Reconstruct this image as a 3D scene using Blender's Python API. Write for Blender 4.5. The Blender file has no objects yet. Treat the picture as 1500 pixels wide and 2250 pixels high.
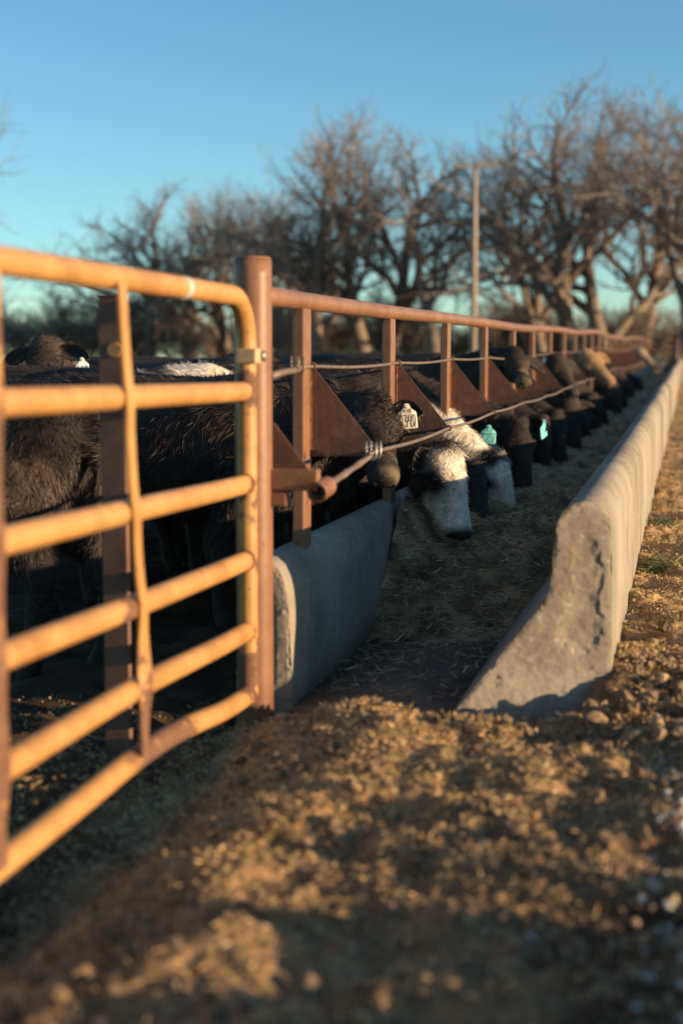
import bpy, bmesh, math, random
import numpy as np
from mathutils import Vector, Matrix, geometry

# ------------------------------------------------------------------ camera, sky, sun, exposure
scene = bpy.context.scene
COL = scene.collection
CAM_H = 1.13
YAW, PITCH = math.radians(13.666), math.radians(5.992)
cd = bpy.data.cameras.new('camera'); cam = bpy.data.objects.new('camera', cd); COL.objects.link(cam)
cam.location = (0, 0, CAM_H)
cam.rotation_euler = (math.pi/2 - PITCH, 0, YAW)
cd.sensor_fit = 'HORIZONTAL'; cd.sensor_width = 24; cd.lens = 50
cd.clip_start = 0.05; cd.clip_end = 3000
cd.dof.use_dof = True; cd.dof.focus_distance = 6.75; cd.dof.aperture_fstop = 1.45
scene.camera = cam

SUN_AZ, SUN_EL = math.radians(97), math.radians(8.9)     # azimuth clockwise from +Y
w = bpy.data.worlds.new('World'); scene.world = w; w.use_nodes = True
wn = w.node_tree.nodes; wl = w.node_tree.links
sky = wn.new('ShaderNodeTexSky'); sky.sky_type = 'NISHITA'; sky.sun_disc = False
sky.sun_elevation = SUN_EL; sky.sun_rotation = SUN_AZ
sky.altitude = 400; sky.air_density = 0.9; sky.dust_density = 0.1; sky.ozone_density = 3.0
tint = wn.new('ShaderNodeMix'); tint.data_type = 'RGBA'; tint.blend_type = 'MULTIPLY'; tint.inputs[0].default_value = 1.0
tint.inputs[7].default_value = (0.94, 1.085, 0.99, 1)      # cool white balance of the photograph, same over the whole sky
wl.new(sky.outputs[0], tint.inputs[6]); wl.new(tint.outputs[2], wn['Background'].inputs['Color'])
wn['Background'].inputs['Strength'].default_value = 0.113
sd = bpy.data.lights.new('sun', 'SUN'); sun = bpy.data.objects.new('sun', sd); COL.objects.link(sun)
sd.energy = 5.0; sd.angle = math.radians(0.5); sd.color = (1.0, 0.71, 0.42)
tosun = Vector((math.sin(SUN_AZ)*math.cos(SUN_EL), math.cos(SUN_AZ)*math.cos(SUN_EL), math.sin(SUN_EL)))
sun.rotation_euler = (-tosun).to_track_quat('-Z', 'Y').to_euler(); sun.location = tosun*30
scene.view_settings.view_transform = 'Standard'; scene.view_settings.look = 'None'
scene.view_settings.gamma = 1; scene.view_settings.exposure = 0.86

# ------------------------------------------------------------------ small helpers
rng = np.random.default_rng(7); random.seed(7)
F = 3125.0
_f = np.array([-math.sin(YAW)*math.cos(PITCH), math.cos(YAW)*math.cos(PITCH), -math.sin(PITCH)])
_r = np.array([math.cos(YAW), math.sin(YAW), 0]); _u = np.cross(_r, _f)
O = np.array([0, 0, CAM_H])
def ray(x, y): return _f + _r*(x-750)/F - _u*(y-1125)/F
def onX(x, y, X): d = ray(x, y); return O + d*(X/d[0])
def onY(x, y, Y): d = ray(x, y); return O + d*(Y/d[1])
def onZ(x, y, Z): d = ray(x, y); return O + d*((Z-CAM_H)/d[2])
def near_ray(x, y, P, toward=0.0):                # point of a pixel's line of sight closest to P
    d = ray(x, y); d = d/np.linalg.norm(d); return O + d*(np.dot(np.asarray(P)-O, d)-toward)
def dz(Y):                                   # the lot climbs gently away from the gate
    Y = np.asarray(Y, float); k = 1.2
    return 0.0126*np.log1p(np.exp(np.clip((Y-5.2)/k, -40, 40)))*k*(1-0.0*Y)
def sstep(a, b, x):
    t = np.clip((np.asarray(x, float)-a)/(b-a), 0, 1); return t*t*(3-2*t)
def hash2(i, j, s):
    h = (i.astype(np.int64)*374761393 + j.astype(np.int64)*668265263 + s*982451653) & 0xffffffff
    h = ((h ^ (h >> 13))*1274126177) & 0xffffffff
    return ((h ^ (h >> 16)) & 0xffff)/65535.0
def vnoise(x, y, s=0):
    x = np.asarray(x, float); y = np.asarray(y, float)
    i = np.floor(x); j = np.floor(y); u = x-i; v = y-j
    u = u*u*(3-2*u); v = v*v*(3-2*v)
    a = hash2(i, j, s); b = hash2(i+1, j, s); c = hash2(i, j+1, s); d = hash2(i+1, j+1, s)
    return (a*(1-u)+b*u)*(1-v) + (c*(1-u)+d*u)*v - 0.5
def fbm(x, y, o=4, s=0):
    t = 0; a = 1.0
    for k in range(o):
        t = t + a*vnoise(x*2**k + 17.3*k, y*2**k - 9.1*k, s+k); a *= 0.5
    return t
def nrm(v): v = np.asarray(v, float); return v/(np.linalg.norm(v, axis=-1, keepdims=True)+1e-12)

def link(name, data, parent=None):
    o = bpy.data.objects.new(name, data); COL.objects.link(o)
    if parent is not None: o.parent = parent
    return o
def tag(o, label=None, cat=None, group=None, kind=None):
    if label: o['label'] = label
    if cat: o['category'] = cat
    if group: o['group'] = group
    if kind: o['kind'] = kind
    return o
def empty(name, loc=(0, 0, 0), rz=0):
    o = link(name, None); o.empty_display_size = 0.1; o.location = loc; o.rotation_euler = (0, 0, rz); return o
def fast_mesh(name, V, T, mat, smooth=False, col=None, colname='coat', f1=None):
    """triangle mesh from numpy arrays"""
    V = np.asarray(V, np.float32); T = np.asarray(T, np.int32)
    me = bpy.data.meshes.new(name)
    me.vertices.add(len(V)); me.vertices.foreach_set('co', V.ravel())
    me.loops.add(T.size); me.loops.foreach_set('vertex_index', T.ravel())
    me.polygons.add(len(T)); me.polygons.foreach_set('loop_start', np.arange(0, T.size, T.shape[1], dtype=np.int32))
    me.polygons.foreach_set('use_smooth', np.full(len(T), smooth))
    me.update(calc_edges=True)
    if col is not None: add_col(me, col, colname)
    if mat: me.materials.append(mat)
    return me
def add_col(me, col, name='coat'):
    c = np.ones((len(me.vertices), 4), np.float32); c[:, :3] = col
    a = me.color_attributes.new(name, 'FLOAT_COLOR', 'POINT'); a.data.foreach_set('color', c.ravel())
def bm_obj(name, bm, mat, parent=None, smooth=False):
    me = bpy.data.meshes.new(name); bm.to_mesh(me); bm.free()
    if smooth: me.polygons.foreach_set('use_smooth', np.ones(len(me.polygons), bool))
    me.materials.append(mat); return link(name, me, parent)
def frames(pts):
    P = np.asarray(pts, float); T = np.gradient(P, axis=0); T = nrm(T)
    N = []; n = np.cross(T[0], [0, 0, 1.0])
    if np.linalg.norm(n) < 1e-3: n = np.array([1.0, 0, 0])
    for t in T:
        n = n - t*np.dot(n, t); n = n/np.linalg.norm(n); N.append(n)
    N = np.array(N); return P, T, N, np.cross(T, N)
def tube_arrays(pts, r, seg=16, cap=True):
    P, T, N, B = frames(pts); n = len(P); r = np.broadcast_to(np.asarray(r, float), (n,))
    a = np.linspace(0, 2*math.pi, seg, endpoint=False)
    V = (P[:, None] + r[:, None, None]*(np.cos(a)[None, :, None]*N[:, None] + np.sin(a)[None, :, None]*B[:, None])).reshape(-1, 3)
    Fc = []
    for i in range(n-1):
        for k in range(seg):
            k2 = (k+1) % seg
            Fc.append((i*seg+k, i*seg+k2, (i+1)*seg+k2, (i+1)*seg+k))
    Q = np.array(Fc); Tt = np.concatenate([Q[:, [0, 1, 2]], Q[:, [0, 2, 3]]])
    if cap:
        V = np.concatenate([V, P[:1], P[-1:]]); c0 = n*seg; c1 = c0+1; ex = []
        for k in range(seg):
            k2 = (k+1) % seg
            ex.append((c0, k2, k)); ex.append((c1, (n-1)*seg+k, (n-1)*seg+k2))
        Tt = np.concatenate([Tt, np.array(ex)])
    return V, Tt
def tube(name, pts, r, mat, parent=None, seg=16, col=None, colname='coat', org=None):
    V, T = tube_arrays(pts, r, seg)
    if org is not None: V = V - np.asarray(org)
    me = fast_mesh(name, V, T, mat, True, col(V) if callable(col) else col, colname)
    o = link(name, me, parent)
    if org is not None: o.location = org
    return o
def box_bm(sx, sy, sz, bev=0.0, loc=(0, 0, 0)):
    bm = bmesh.new(); bmesh.ops.create_cube(bm, size=1)
    for v in bm.verts: v.co = Vector((v.co.x*sx+loc[0], v.co.y*sy+loc[1], v.co.z*sz+loc[2]))
    if bev: bmesh.ops.bevel(bm, geom=list(bm.edges), offset=bev, segments=2, affect='EDGES', profile=0.5)
    return bm
def join_arrays(lst):
    V = []; T = []; C = []; n = 0
    for it in lst:
        V.append(it[0]); T.append(it[1]+n); n += len(it[0])
        if len(it) > 2: C.append(np.broadcast_to(it[2], (len(it[0]), 3)))
    return np.concatenate(V), np.concatenate(T), (np.concatenate(C) if C else None)

# ------------------------------------------------------------------ materials
def mat_new(name):
    m = bpy.data.materials.new(name); m.use_nodes = True; nt = m.node_tree
    return m, nt, nt.nodes['Principled BSDF']
def N(nt, t, **k):
    n = nt.nodes.new(t)
    for a, v in k.items():
        if a in n.inputs: n.inputs[a].default_value = v
        else: setattr(n, a, v)
    return n
def noise_fac(nt, scale, detail=4, rough=0.6, coord='Object', vec=None, sc=None):
    tc = N(nt, 'ShaderNodeTexCoord'); n = N(nt, 'ShaderNodeTexNoise'); n.inputs['Scale'].default_value = scale
    n.inputs['Detail'].default_value = detail; n.inputs['Roughness'].default_value = rough
    src = tc.outputs[coord]
    if sc:
        mp = N(nt, 'ShaderNodeMapping'); mp.inputs['Scale'].default_value = sc; nt.links.new(src, mp.inputs[0]); src = mp.outputs[0]
    nt.links.new(src, n.inputs['Vector']); return n.outputs['Fac']
def ramp(nt, fac, stops):
    r = N(nt, 'ShaderNodeValToRGB'); e = r.color_ramp.elements
    while len(e) < len(stops): e.new(0.5)
    for k, (p, c) in enumerate(stops): e[k].position = p; e[k].color = (*c, 1) if len(c) == 3 else c
    nt.links.new(fac, r.inputs[0]); return r.outputs[0]
def mix(nt, fac, a, b, mode='MIX'):
    m = N(nt, 'ShaderNodeMix', data_type='RGBA', blend_type=mode)
    for k, v in ((0, fac), (6, a), (7, b)):
        if hasattr(v, 'is_linked') or hasattr(v, 'links'): nt.links.new(v, m.inputs[k])
        elif k == 0: m.inputs[0].default_value = v
        else: m.inputs[k].default_value = (*v, 1)
    return m.outputs[2]
def bump(nt, bsdf, h, strength=0.4, dist=0.01):
    b = N(nt, 'ShaderNodeBump'); b.inputs['Strength'].default_value = strength; b.inputs['Distance'].default_value = dist
    nt.links.new(h, b.inputs['Height']); nt.links.new(b.outputs[0], bsdf.inputs['Normal'])
def two_tone(name, c0, c1, scale, rough=0.8, bstr=0.3, bdist=0.01, spec=0.3, metallic=0.0, lo=0.35, hi=0.65, sc=None):
    m, nt, b = mat_new(name); f = noise_fac(nt, scale, 6, 0.65, sc=sc)
    nt.links.new(ramp(nt, f, [(lo, c0), (hi, c1)]), b.inputs['Base Color'])
    b.inputs['Roughness'].default_value = rough; b.inputs['Specular IOR Level'].default_value = spec; b.inputs['Metallic'].default_value = metallic
    if bstr: bump(nt, b, noise_fac(nt, scale*4, 5, 0.7), bstr, bdist)
    return m
def attr_mat(name, rough=0.6, spec=0.4, attr='coat', nscale=30, namt=0.35, bstr=0.0):
    m, nt, b = mat_new(name); a = N(nt, 'ShaderNodeAttribute', attribute_name=attr)
    f = noise_fac(nt, nscale, 4, 0.6)
    k = ramp(nt, f, [(0.3, (1-namt,)*3), (0.7, (1+namt,)*3)])
    nt.links.new(mix(nt, 1.0, a.outputs['Color'], k, 'MULTIPLY'), b.inputs['Base Color'])
    b.inputs['Roughness'].default_value = rough; b.inputs['Specular IOR Level'].default_value = spec
    if bstr: bump(nt, b, noise_fac(nt, nscale*3, 5, 0.7), bstr, 0.01)
    return m
def paint_mat(name, paint, paint2, rust, rust2, thr=0.62, scale=9):
    """paint worn through to rust; the 'rust' vertex value raises the wear"""
    m, nt, b = mat_new(name)
    f = noise_fac(nt, scale, 8, 0.68); a = N(nt, 'ShaderNodeAttribute', attribute_name='rust')
    ad = N(nt, 'ShaderNodeMath', operation='ADD'); nt.links.new(f, ad.inputs[0]); nt.links.new(a.outputs['Fac'], ad.inputs[1])
    msk = ramp(nt, ad.outputs[0], [(thr, (0, 0, 0)), (thr+0.06, (1, 1, 1))])
    pc = ramp(nt, noise_fac(nt, 4, 5), [(0.35, paint), (0.7, paint2)])
    rc = ramp(nt, noise_fac(nt, 55, 6, 0.75), [(0.35, rust), (0.65, rust2)])
    chip = ramp(nt, noise_fac(nt, 46, 5, 0.6), [(0.655, (0, 0, 0)), (0.675, (0.85, 0.85, 0.85))])
    grime = ramp(nt, noise_fac(nt, 5.5, 9, 0.75), [(0.33, (0.62, 0.56, 0.50)), (0.56, (1.03, 1.02, 1.0))])
    cc = mix(nt, chip, mix(nt, msk, pc, rc), rc)
    nt.links.new(mix(nt, 0.8, cc, grime, 'MULTIPLY'), b.inputs['Base Color'])
    rr = ramp(nt, ad.outputs[0], [(thr, (0.42,)*3), (thr+0.08, (0.85,)*3)]); nt.links.new(rr, b.inputs['Roughness'])
    b.inputs['Specular IOR Level'].default_value = 0.35
    bump(nt, b, noise_fac(nt, 60, 6, 0.7), 0.25, 0.004)
    return m
M = {}
M['yellow'] = paint_mat('yellow_paint', (0.455, 0.230, 0.074), (0.51, 0.280, 0.098), (0.12, 0.056, 0.034), (0.21, 0.112, 0.070), 0.66)
M['rustpaint'] = paint_mat('red_oxide_paint', (0.215, 0.105, 0.058), (0.265, 0.136, 0.078), (0.105, 0.046, 0.026), (0.18, 0.090, 0.053), 0.60, 14)
def rusted_sheet():
    m, nt, b = mat_new('rusted_sheet')
    c = ramp(nt, noise_fac(nt, 9, 8, 0.72), [(0.32, (0.075, 0.034, 0.022)), (0.52, (0.135, 0.064, 0.040)), (0.70, (0.20, 0.105, 0.066))])
    st = ramp(nt, noise_fac(nt, 10, 7, 0.75, sc=(2.2, 2.2, 0.25)), [(0.36, (0.60, 0.56, 0.54)), (0.62, (1.2, 1.15, 1.1))])
    nt.links.new(mix(nt, 0.85, c, st, 'MULTIPLY'), b.inputs['Base Color']); b.inputs['Roughness'].default_value = 0.72
    bump(nt, b, noise_fac(nt, 70, 6, 0.75), 0.6, 0.003); return m
M['rustsheet'] = rusted_sheet()
M['darkpost'] = two_tone('dark_brown_paint', (0.13, 0.066, 0.044), (0.19, 0.10, 0.068), 12, 0.7, 0.3, 0.003)
M['cable'] = two_tone('weathered_cable', (0.12, 0.075, 0.052), (0.26, 0.19, 0.145), 60, 0.55, 0.5, 0.002, 0.5, 0.3)
M['steel'] = two_tone('galvanised', (0.26, 0.24, 0.21), (0.40, 0.38, 0.34), 40, 0.4, 0.2, 0.002, 0.5, 0.7)
M['sticker'] = two_tone('worn_sticker', (0.42, 0.40, 0.36), (0.58, 0.56, 0.53), 40, 0.5, 0.0)
M['platepaint'] = two_tone('worn_plate', (0.42, 0.25, 0.10), (0.52, 0.42, 0.28), 25, 0.55, 0.2, 0.003)
M['wood'] = two_tone('weathered_pole_wood', (0.30, 0.23, 0.17), (0.42, 0.33, 0.25), 3, 0.9, 0.4, 0.02, sc=(6, 6, 0.6))
M['glassins'] = two_tone('porcelain', (0.25, 0.22, 0.20), (0.35, 0.32, 0.30), 10, 0.3, 0.0)
M['bark'] = two_tone('bark', (0.12, 0.090, 0.070), (0.25, 0.19, 0.15), 3.0, 0.95, 0.7, 0.04, 0.1, sc=(5, 5, 1))
M['barkpale'] = two_tone('pale_bark', (0.15, 0.115, 0.088), (0.27, 0.21, 0.16), 3.0, 0.95, 0.7, 0.04, 0.1, sc=(5, 5, 1))
M['twig'] = two_tone('twigs', (0.19, 0.150, 0.122), (0.30, 0.240, 0.195), 0.8, 0.95, 0.0, spec=0.1)
M['coat'] = attr_mat('cattle_hide', 0.75, 0.25, namt=0.25, bstr=0.3)
M['hair'] = attr_mat('cattle_hair', 0.5, 0.35, namt=0.3, nscale=18)
M['eye'] = two_tone('eyeball', (0.006, 0.005, 0.004), (0.012, 0.009, 0.007), 20, 0.08, 0.0, spec=0.6)
M['nostril'] = two_tone('nostril_skin', (0.02, 0.015, 0.014), (0.03, 0.022, 0.02), 60, 0.4, 0.0)
M['ink'] = two_tone('marker_ink', (0.02, 0.018, 0.02), (0.05, 0.045, 0.05), 80, 0.6, 0.0)
M['tagcream'] = two_tone('cream_tag', (0.56, 0.47, 0.35), (0.74, 0.65, 0.51), 35, 0.5, 0.0)
M['tagteal'] = two_tone('teal_tag', (0.13, 0.50, 0.52), (0.22, 0.62, 0.60), 35, 0.45, 0.0)
M['tagwhite'] = two_tone('white_tag', (0.62, 0.64, 0.66), (0.76, 0.77, 0.78), 35, 0.5, 0.0)
M['tagblue'] = two_tone('blue_tag', (0.05, 0.32, 0.55), (0.10, 0.42, 0.65), 35, 0.5, 0.0)
M['ground'] = attr_mat('trampled_soil', 0.95, 0.1, namt=0.35, nscale=7, bstr=0.6)
M['bits'] = attr_mat('loose_bits', 0.85, 0.25, namt=0.25, nscale=60)
M['blade'] = attr_mat('grass_blade', 0.55, 0.3, namt=0.2, nscale=20)
def concrete():
    m, nt, b = mat_new('cast_concrete')
    base = ramp(nt, noise_fac(nt, 2.2, 8, 0.7), [(0.3, (0.25, 0.212, 0.166)), (0.7, (0.37, 0.322, 0.258))])
    sp = ramp(nt, noise_fac(nt, 42, 3, 0.55), [(0.58, (0, 0, 0)), (0.68, (1, 1, 1))])
    c = mix(nt, sp, base, (0.40, 0.365, 0.32))
    st = ramp(nt, noise_fac(nt, 2.0, 7, 0.7, sc=(0.8, 1.0, 0.12)), [(0.36, (0.66, 0.63, 0.59)), (0.60, (1.05, 1.04, 1.02))])
    c = mix(nt, 0.30, c, st, 'MULTIPLY')
    lo = ramp(nt, noise_fac(nt, 1.1, 6, 0.7), [(0.40, (0.72, 0.68, 0.63)), (0.58, (1.0, 1.0, 1.0))])
    c = mix(nt, 0.8, c, lo, 'MULTIPLY')
    pit = ramp(nt, noise_fac(nt, 27, 3, 0.5), [(0.26, (0.35, 0.3, 0.25)), (0.32, (1, 1, 1))])
    c = mix(nt, 1.0, c, pit, 'MULTIPLY')
    nt.links.new(c, b.inputs['Base Color']); b.inputs['Roughness'].default_value = 0.9; b.inputs['Specular IOR Level'].default_value = 0.2
    bump(nt, b, noise_fac(nt, 30, 8, 0.72), 0.5, 0.010)
    return m
M['concrete'] = concrete()
M['slab'] = two_tone('soiled_slab', (0.13, 0.095, 0.068), (0.21, 0.160, 0.115), 5, 0.9, 0.5, 0.01)

# ------------------------------------------------------------------ ground sheet
def ground_h(X, Y, detail=True):
    X = np.asarray(X, float); Y = np.asarray(Y, float)
    front = 1-sstep(4.34, 4.70, Y)
    wob = 0.10*fbm(X*0.9+3, Y*0.9, 3, 5)
    edge = -0.14+0.24*sstep(3.7, 4.25, Y)
    zf = -0.12 + 0.078*sstep(-1.50, -1.25, X+wob*.5+edge) + 0.050*sstep(-1.35, -0.85, X+wob) + 0.05*sstep(-0.75, 0.15, X)
    zb = np.where(X < -0.9, -0.10-0.06*sstep(-1.6, -1.45, X), 0.0) + np.where(X >= -0.9, -0.16+0.27*sstep(-0.34, -0.27, X), 0)
    z = front*zf + (1-front)*zb
    # added ridge, out of view right of the camera, to shade the foreground
    ridge = np.exp(-((X-1.25-0.05*np.sin(Y*2.1))/0.42)**2)*(1-sstep(2.45, 2.95, Y+0.25*fbm(X*1.5, Y*1.5, 2, 9)))*sstep(-3.0, -1.5, Y)
    z = z + ridge*(0.215+0.24*fbm(X*1.3, Y*2.6, 3, 31))
    z = z + (0.050*np.exp(-((X+0.88)/0.34)**2 - ((Y-3.92)/0.40)**2) + 0.03*np.exp(-((X+0.95)/0.3)**2-((Y-2.7)/0.6)**2))*sstep(-1.40, -1.05, X)
    z = z + dz(Y)
    if detail:
        open_ = np.where((X > -1.5) & (X < -0.28) & (Y > 4.6), 0.2, 1.0)
        near = np.exp(-np.maximum(0, Y-9)/8)
        z = z + open_*(0.030*fbm(X*2.3, Y*2.3, 3, 3) + near*(0.062*fbm(X*5, Y*5.5, 3, 21)+0.024*fbm(X*26, Y*26, 3, 41)))
    return z
def axis_pts(segs):
    out = []
    for a, b, s in segs: out.append(np.arange(a, b, s))
    out.append([segs[-1][1]]); return np.concatenate(out)
gx = np.concatenate([-np.geomspace(420, 4.2, 34), axis_pts([(-4.0, -1.7, 0.06), (-1.7, 0.4, 0.0135), (0.4, 2.2, 0.05)]), np.geomspace(2.5, 420, 30)])
gy = np.concatenate([-np.geomspace(60, 0.8, 14), axis_pts([(-0.6, 1.7, 0.1), (1.7, 5.2, 0.0135), (5.2, 9.0, 0.03), (9.0, 24, 0.12)]), np.geomspace(24.6, 900, 60)])
GX, GY = np.meshgrid(gx, gy)
GZ = ground_h(GX, GY)
GZ = np.where(GY > 120, dz(120)+0.0*GZ, GZ)
nx, ny = len(gx), len(gy)
V = np.stack([GX, GY, GZ], -1).reshape(-1, 3)
ii = (np.arange(ny-1)[:, None]*nx + np.arange(nx-1)[None]).ravel()
T = np.concatenate([np.stack([ii, ii+1, ii+nx+1], 1), np.stack([ii, ii+nx+1, ii+nx], 1)])
def soil_col(X, Y):
    n1 = fbm(X*1.7, Y*1.7, 4, 51)[..., None]; n2 = fbm(X*9, Y*9, 3, 61)[..., None]
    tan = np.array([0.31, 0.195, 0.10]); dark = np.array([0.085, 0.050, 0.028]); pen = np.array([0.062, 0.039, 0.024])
    field = np.array([0.26, 0.19, 0.125]); chaff = np.array([0.42, 0.275, 0.135])
    c = dark + (tan-dark)*np.clip(0.5+n1*1.1+n2*0.6, 0, 1)
    mound = np.exp(-((X+0.85)/0.55)**2 - ((Y-3.9)/0.75)**2)[..., None]
    c = c + (chaff-c)*np.clip(mound*0.9+n2*0.5*mound, 0, 0.85)
    side = (sstep(-0.3, -0.2, X)*sstep(5.0, 6.0, Y))[..., None]
    c = c + (chaff*1.1-c)*side*np.clip(0.75+n2*0.5, 0, 1)
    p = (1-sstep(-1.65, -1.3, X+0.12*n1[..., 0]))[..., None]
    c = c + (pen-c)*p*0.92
    f = sstep(45, 60, Y)[..., None]; c = c + (field-c)*f
    return np.clip(c, 0.01, 1)
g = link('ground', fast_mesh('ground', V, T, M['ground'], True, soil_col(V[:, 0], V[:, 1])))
tag(g, 'trampled brown soil of the feedlot yard and pen', None, kind='structure')

# ------------------------------------------------------------------ concrete feed bunk
RW = [(-0.222, -0.15), (-0.226, 0.20), (-0.232, 0.56), (-0.243, 0.618), (-0.272, 0.662), (-0.310, 0.678), (-0.349, 0.669), (-0.382, 0.645), (-0.402, 0.605), (-0.412, 0.50), (-0.420, 0.385), (-0.442, 0.345), (-0.55, 0.205), (-0.745, -0.047), (-0.745, -0.15)]
LW = [(-1.290, -0.15), (-1.296, 0.05), (-1.308, 0.30), (-1.314, 0.345), (-1.325, 0.385), (-1.345, 0.425), (-1.375, 0.450), (-1.410, 0.455), (-1.445, 0.445), (-1.470, 0.415), (-1.482, 0.37), (-1.490, 0.10), (-1.495, -0.15)]
def wall_mesh(name, prof, L, recess=None, seed=0, sub=26, skew=0.0):
    """profile swept along +Y from 0 to L; 'recess' is the keyway cast into the near end"""
    P = np.array(prof); n = len(P); ys = np.linspace(0, L, sub)
    rs = np.random.default_rng(seed); bm = bmesh.new(); rows = []
    for yi, y in enumerate(ys):
        row = []
        for k, (x, z) in enumerate(P):
            a = 0.003*fbm(np.array([y*0.6]), np.array([k*0.12]), 2, 70+seed)[0]
            sgn = 1 if x > P[:, 0].mean() else -1
            row.append(bm.verts.new((x + a*sgn, y, z + (a if z > 0.3 else 0))))
        rows.append(row)
    for a, b in zip(rows[:-1], rows[1:]):
        for k in range(n):
            k2 = (k+1) % n; bm.faces.new((a[k], a[k2], b[k2], b[k]))
    bm.faces.new(rows[-1])
    if recess is None: bm.faces.new(rows[0][::-1])
    else:
        # weathered end: dense patch inside the profile, pushed in where the keyway is cast and pitted all over
        prs = np.random.default_rng(seed+50); bnd = []; nb_ = len(rows[0])
        for k in range(nb_):
            a_, b_ = rows[0][k].co, rows[0][(k+1) % nb_].co; q = max(1, int((b_-a_).length/0.02))
            for j in range(q): bnd.append(((a_.x+(b_.x-a_.x)*j/q), (a_.z+(b_.z-a_.z)*j/q)))
        B2 = np.array(bnd); lo, hi = B2.min(0), B2.max(0); g_ = 0.0115
        GXp, GZp = np.meshgrid(np.arange(lo[0], hi[0], g_), np.arange(lo[1], hi[1], g_)); Q = np.stack([GXp.ravel(), GZp.ravel()], 1)+prs.normal(0, .002, (GXp.size, 2))
        nxt = np.roll(B2, -1, 0); ins = np.zeros(len(Q), bool); dmin = np.full(len(Q), 9.0)
        for p_, n_ in zip(B2, nxt):
            c_ = ((p_[1] > Q[:, 1]) != (n_[1] > Q[:, 1])) & (Q[:, 0] < (n_[0]-p_[0])*(Q[:, 1]-p_[1])/(n_[1]-p_[1]+1e-12)+p_[0]); ins ^= c_
            dmin = np.minimum(dmin, np.hypot(*(Q-p_).T))
        Q = Q[ins & (dmin > 0.008)]; allp = [Vector(p) for p in B2]+[Vector(p) for p in Q]
        out = geometry.delaunay_2d_cdt(allp, [(k, (k+1) % len(B2)) for k in range(len(B2))], [], 1, 1e-6)
        Rr = np.array(recess); vs = []
        for v in out[0]:
            p_ = np.array([v.x, v.y]); de = np.min(np.hypot(*(B2-p_).T)); nxr = np.roll(Rr, -1, 0)
            inside = False
            for u_, w_ in zip(Rr, nxr):
                if (u_[1] > p_[1]) != (w_[1] > p_[1]) and p_[0] < (w_[0]-u_[0])*(p_[1]-u_[1])/(w_[1]-u_[1]+1e-12)+u_[0]: inside = not inside
            dr = np.min(np.hypot(*(np.repeat(Rr, 1, 0)-p_).T))
            n1_ = fbm(np.array([p_[0]*17+seed]), np.array([p_[1]*17]), 3, 90)[0]; n2_ = fbm(np.array([p_[0]*55]), np.array([p_[1]*55]), 2, 95)[0]
            dep = sstep(0, .02, de)*(.0040*n1_+.0030*n2_) + (.011*min(1, dr/.03)+.005*n1_ if inside else 0) - .004*sstep(0, .012, de) + .010*(1-sstep(0, .012, de))*max(0, n1_*2)
            vs.append(bm.verts.new((v.x, float(dep), v.y)))
        for f_ in out[2]:
            try: bm.faces.new([vs[k] for k in f_])
            except ValueError: pass
    x0 = P[:, 0].min()
    for v in bm.verts: v.co.y += skew*(v.co.x-x0)*max(0.0, 1-v.co.y/1.2)
    bmesh.ops.remove_doubles(bm, verts=[v for v in bm.verts if v.co.y < .4], dist=0.0008)
    bmesh.ops.recalc_face_normals(bm, faces=bm.faces)
    me = bpy.data.meshes.new(name); bm.to_mesh(me); bm.free(); me.materials.append(M['concrete'])
    for p in me.polygons: p.use_smooth = abs(p.normal.y) < 0.5
    return me
bunk = empty('feed_bunk', (-0.8, 4.6, -0.05))
tag(bunk, 'long pale concrete cattle feed bunk with high lane-side wall and low fence-side wall', 'feed bunk')
SEC = 3.05
rec_r = [(-0.268, 0.19), (-0.260, 0.27), (-0.265, 0.36), (-0.258, 0.45), (-0.270, 0.52), (-0.288, 0.560), (-0.315, 0.572), (-0.338, 0.55), (-0.348, 0.50), (-0.342, 0.45), (-0.356, 0.40), (-0.372, 0.365), (-0.366, 0.33), (-0.390, 0.29), (-0.402, 0.25), (-0.392, 0.21), (-0.36, 0.195), (-0.33, 0.175), (-0.295, 0.182)]
rec_l = [(-1.352, 0.02), (-1.348, 0.20), (-1.356, 0.33), (-1.38, 0.37), (-1.42, 0.36), (-1.445, 0.29), (-1.45, 0.10), (-1.43, 0.0)]
rw1 = wall_mesh('wall_section', RW, SEC-0.008, rec_r, 1, 60, 0.40); rw2 = wall_mesh('wall_section', RW, SEC-0.008, None, 2); rw3 = wall_mesh('wall_section', RW, SEC-0.008, None, 3)
lw1 = wall_mesh('wall_section', LW, SEC-0.008, rec_l, 4, 60, 0.06); lw2 = wall_mesh('wall_section', LW, SEC-0.008, None, 5)
fl = wall_mesh('floor_slab', [(-0.752, -0.14), (-0.752, -0.048), (-1.286, -0.052), (-1.286, -0.14)], SEC-0.008, None, 6, 8)
rs = np.random.default_rng(11)
for k in range(16):
    for me, y0, amp in (((rw1 if k == 0 else (rw2, rw3)[k % 2]), 4.46, 0.007), ((lw1 if k == 0 else lw2), 4.60, 0.004), (fl, 4.58, 0)):
        o = link(me.name.split('.')[0], me, bunk); y = y0+k*SEC
        if me is fl: me.materials[0] = M['slab']
        sl = (float(dz(y+SEC))-float(dz(y)))/SEC
        o.location = Vector((amp*rs.normal() if k else 0, y, float(dz(y)))) - bunk.location
        o.rotation_euler = (math.atan(sl), 0, 0)
        if k == 0 and me is rw1: o['label'] = 'chipped near end of the lane-side wall with a cast keyway'

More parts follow.
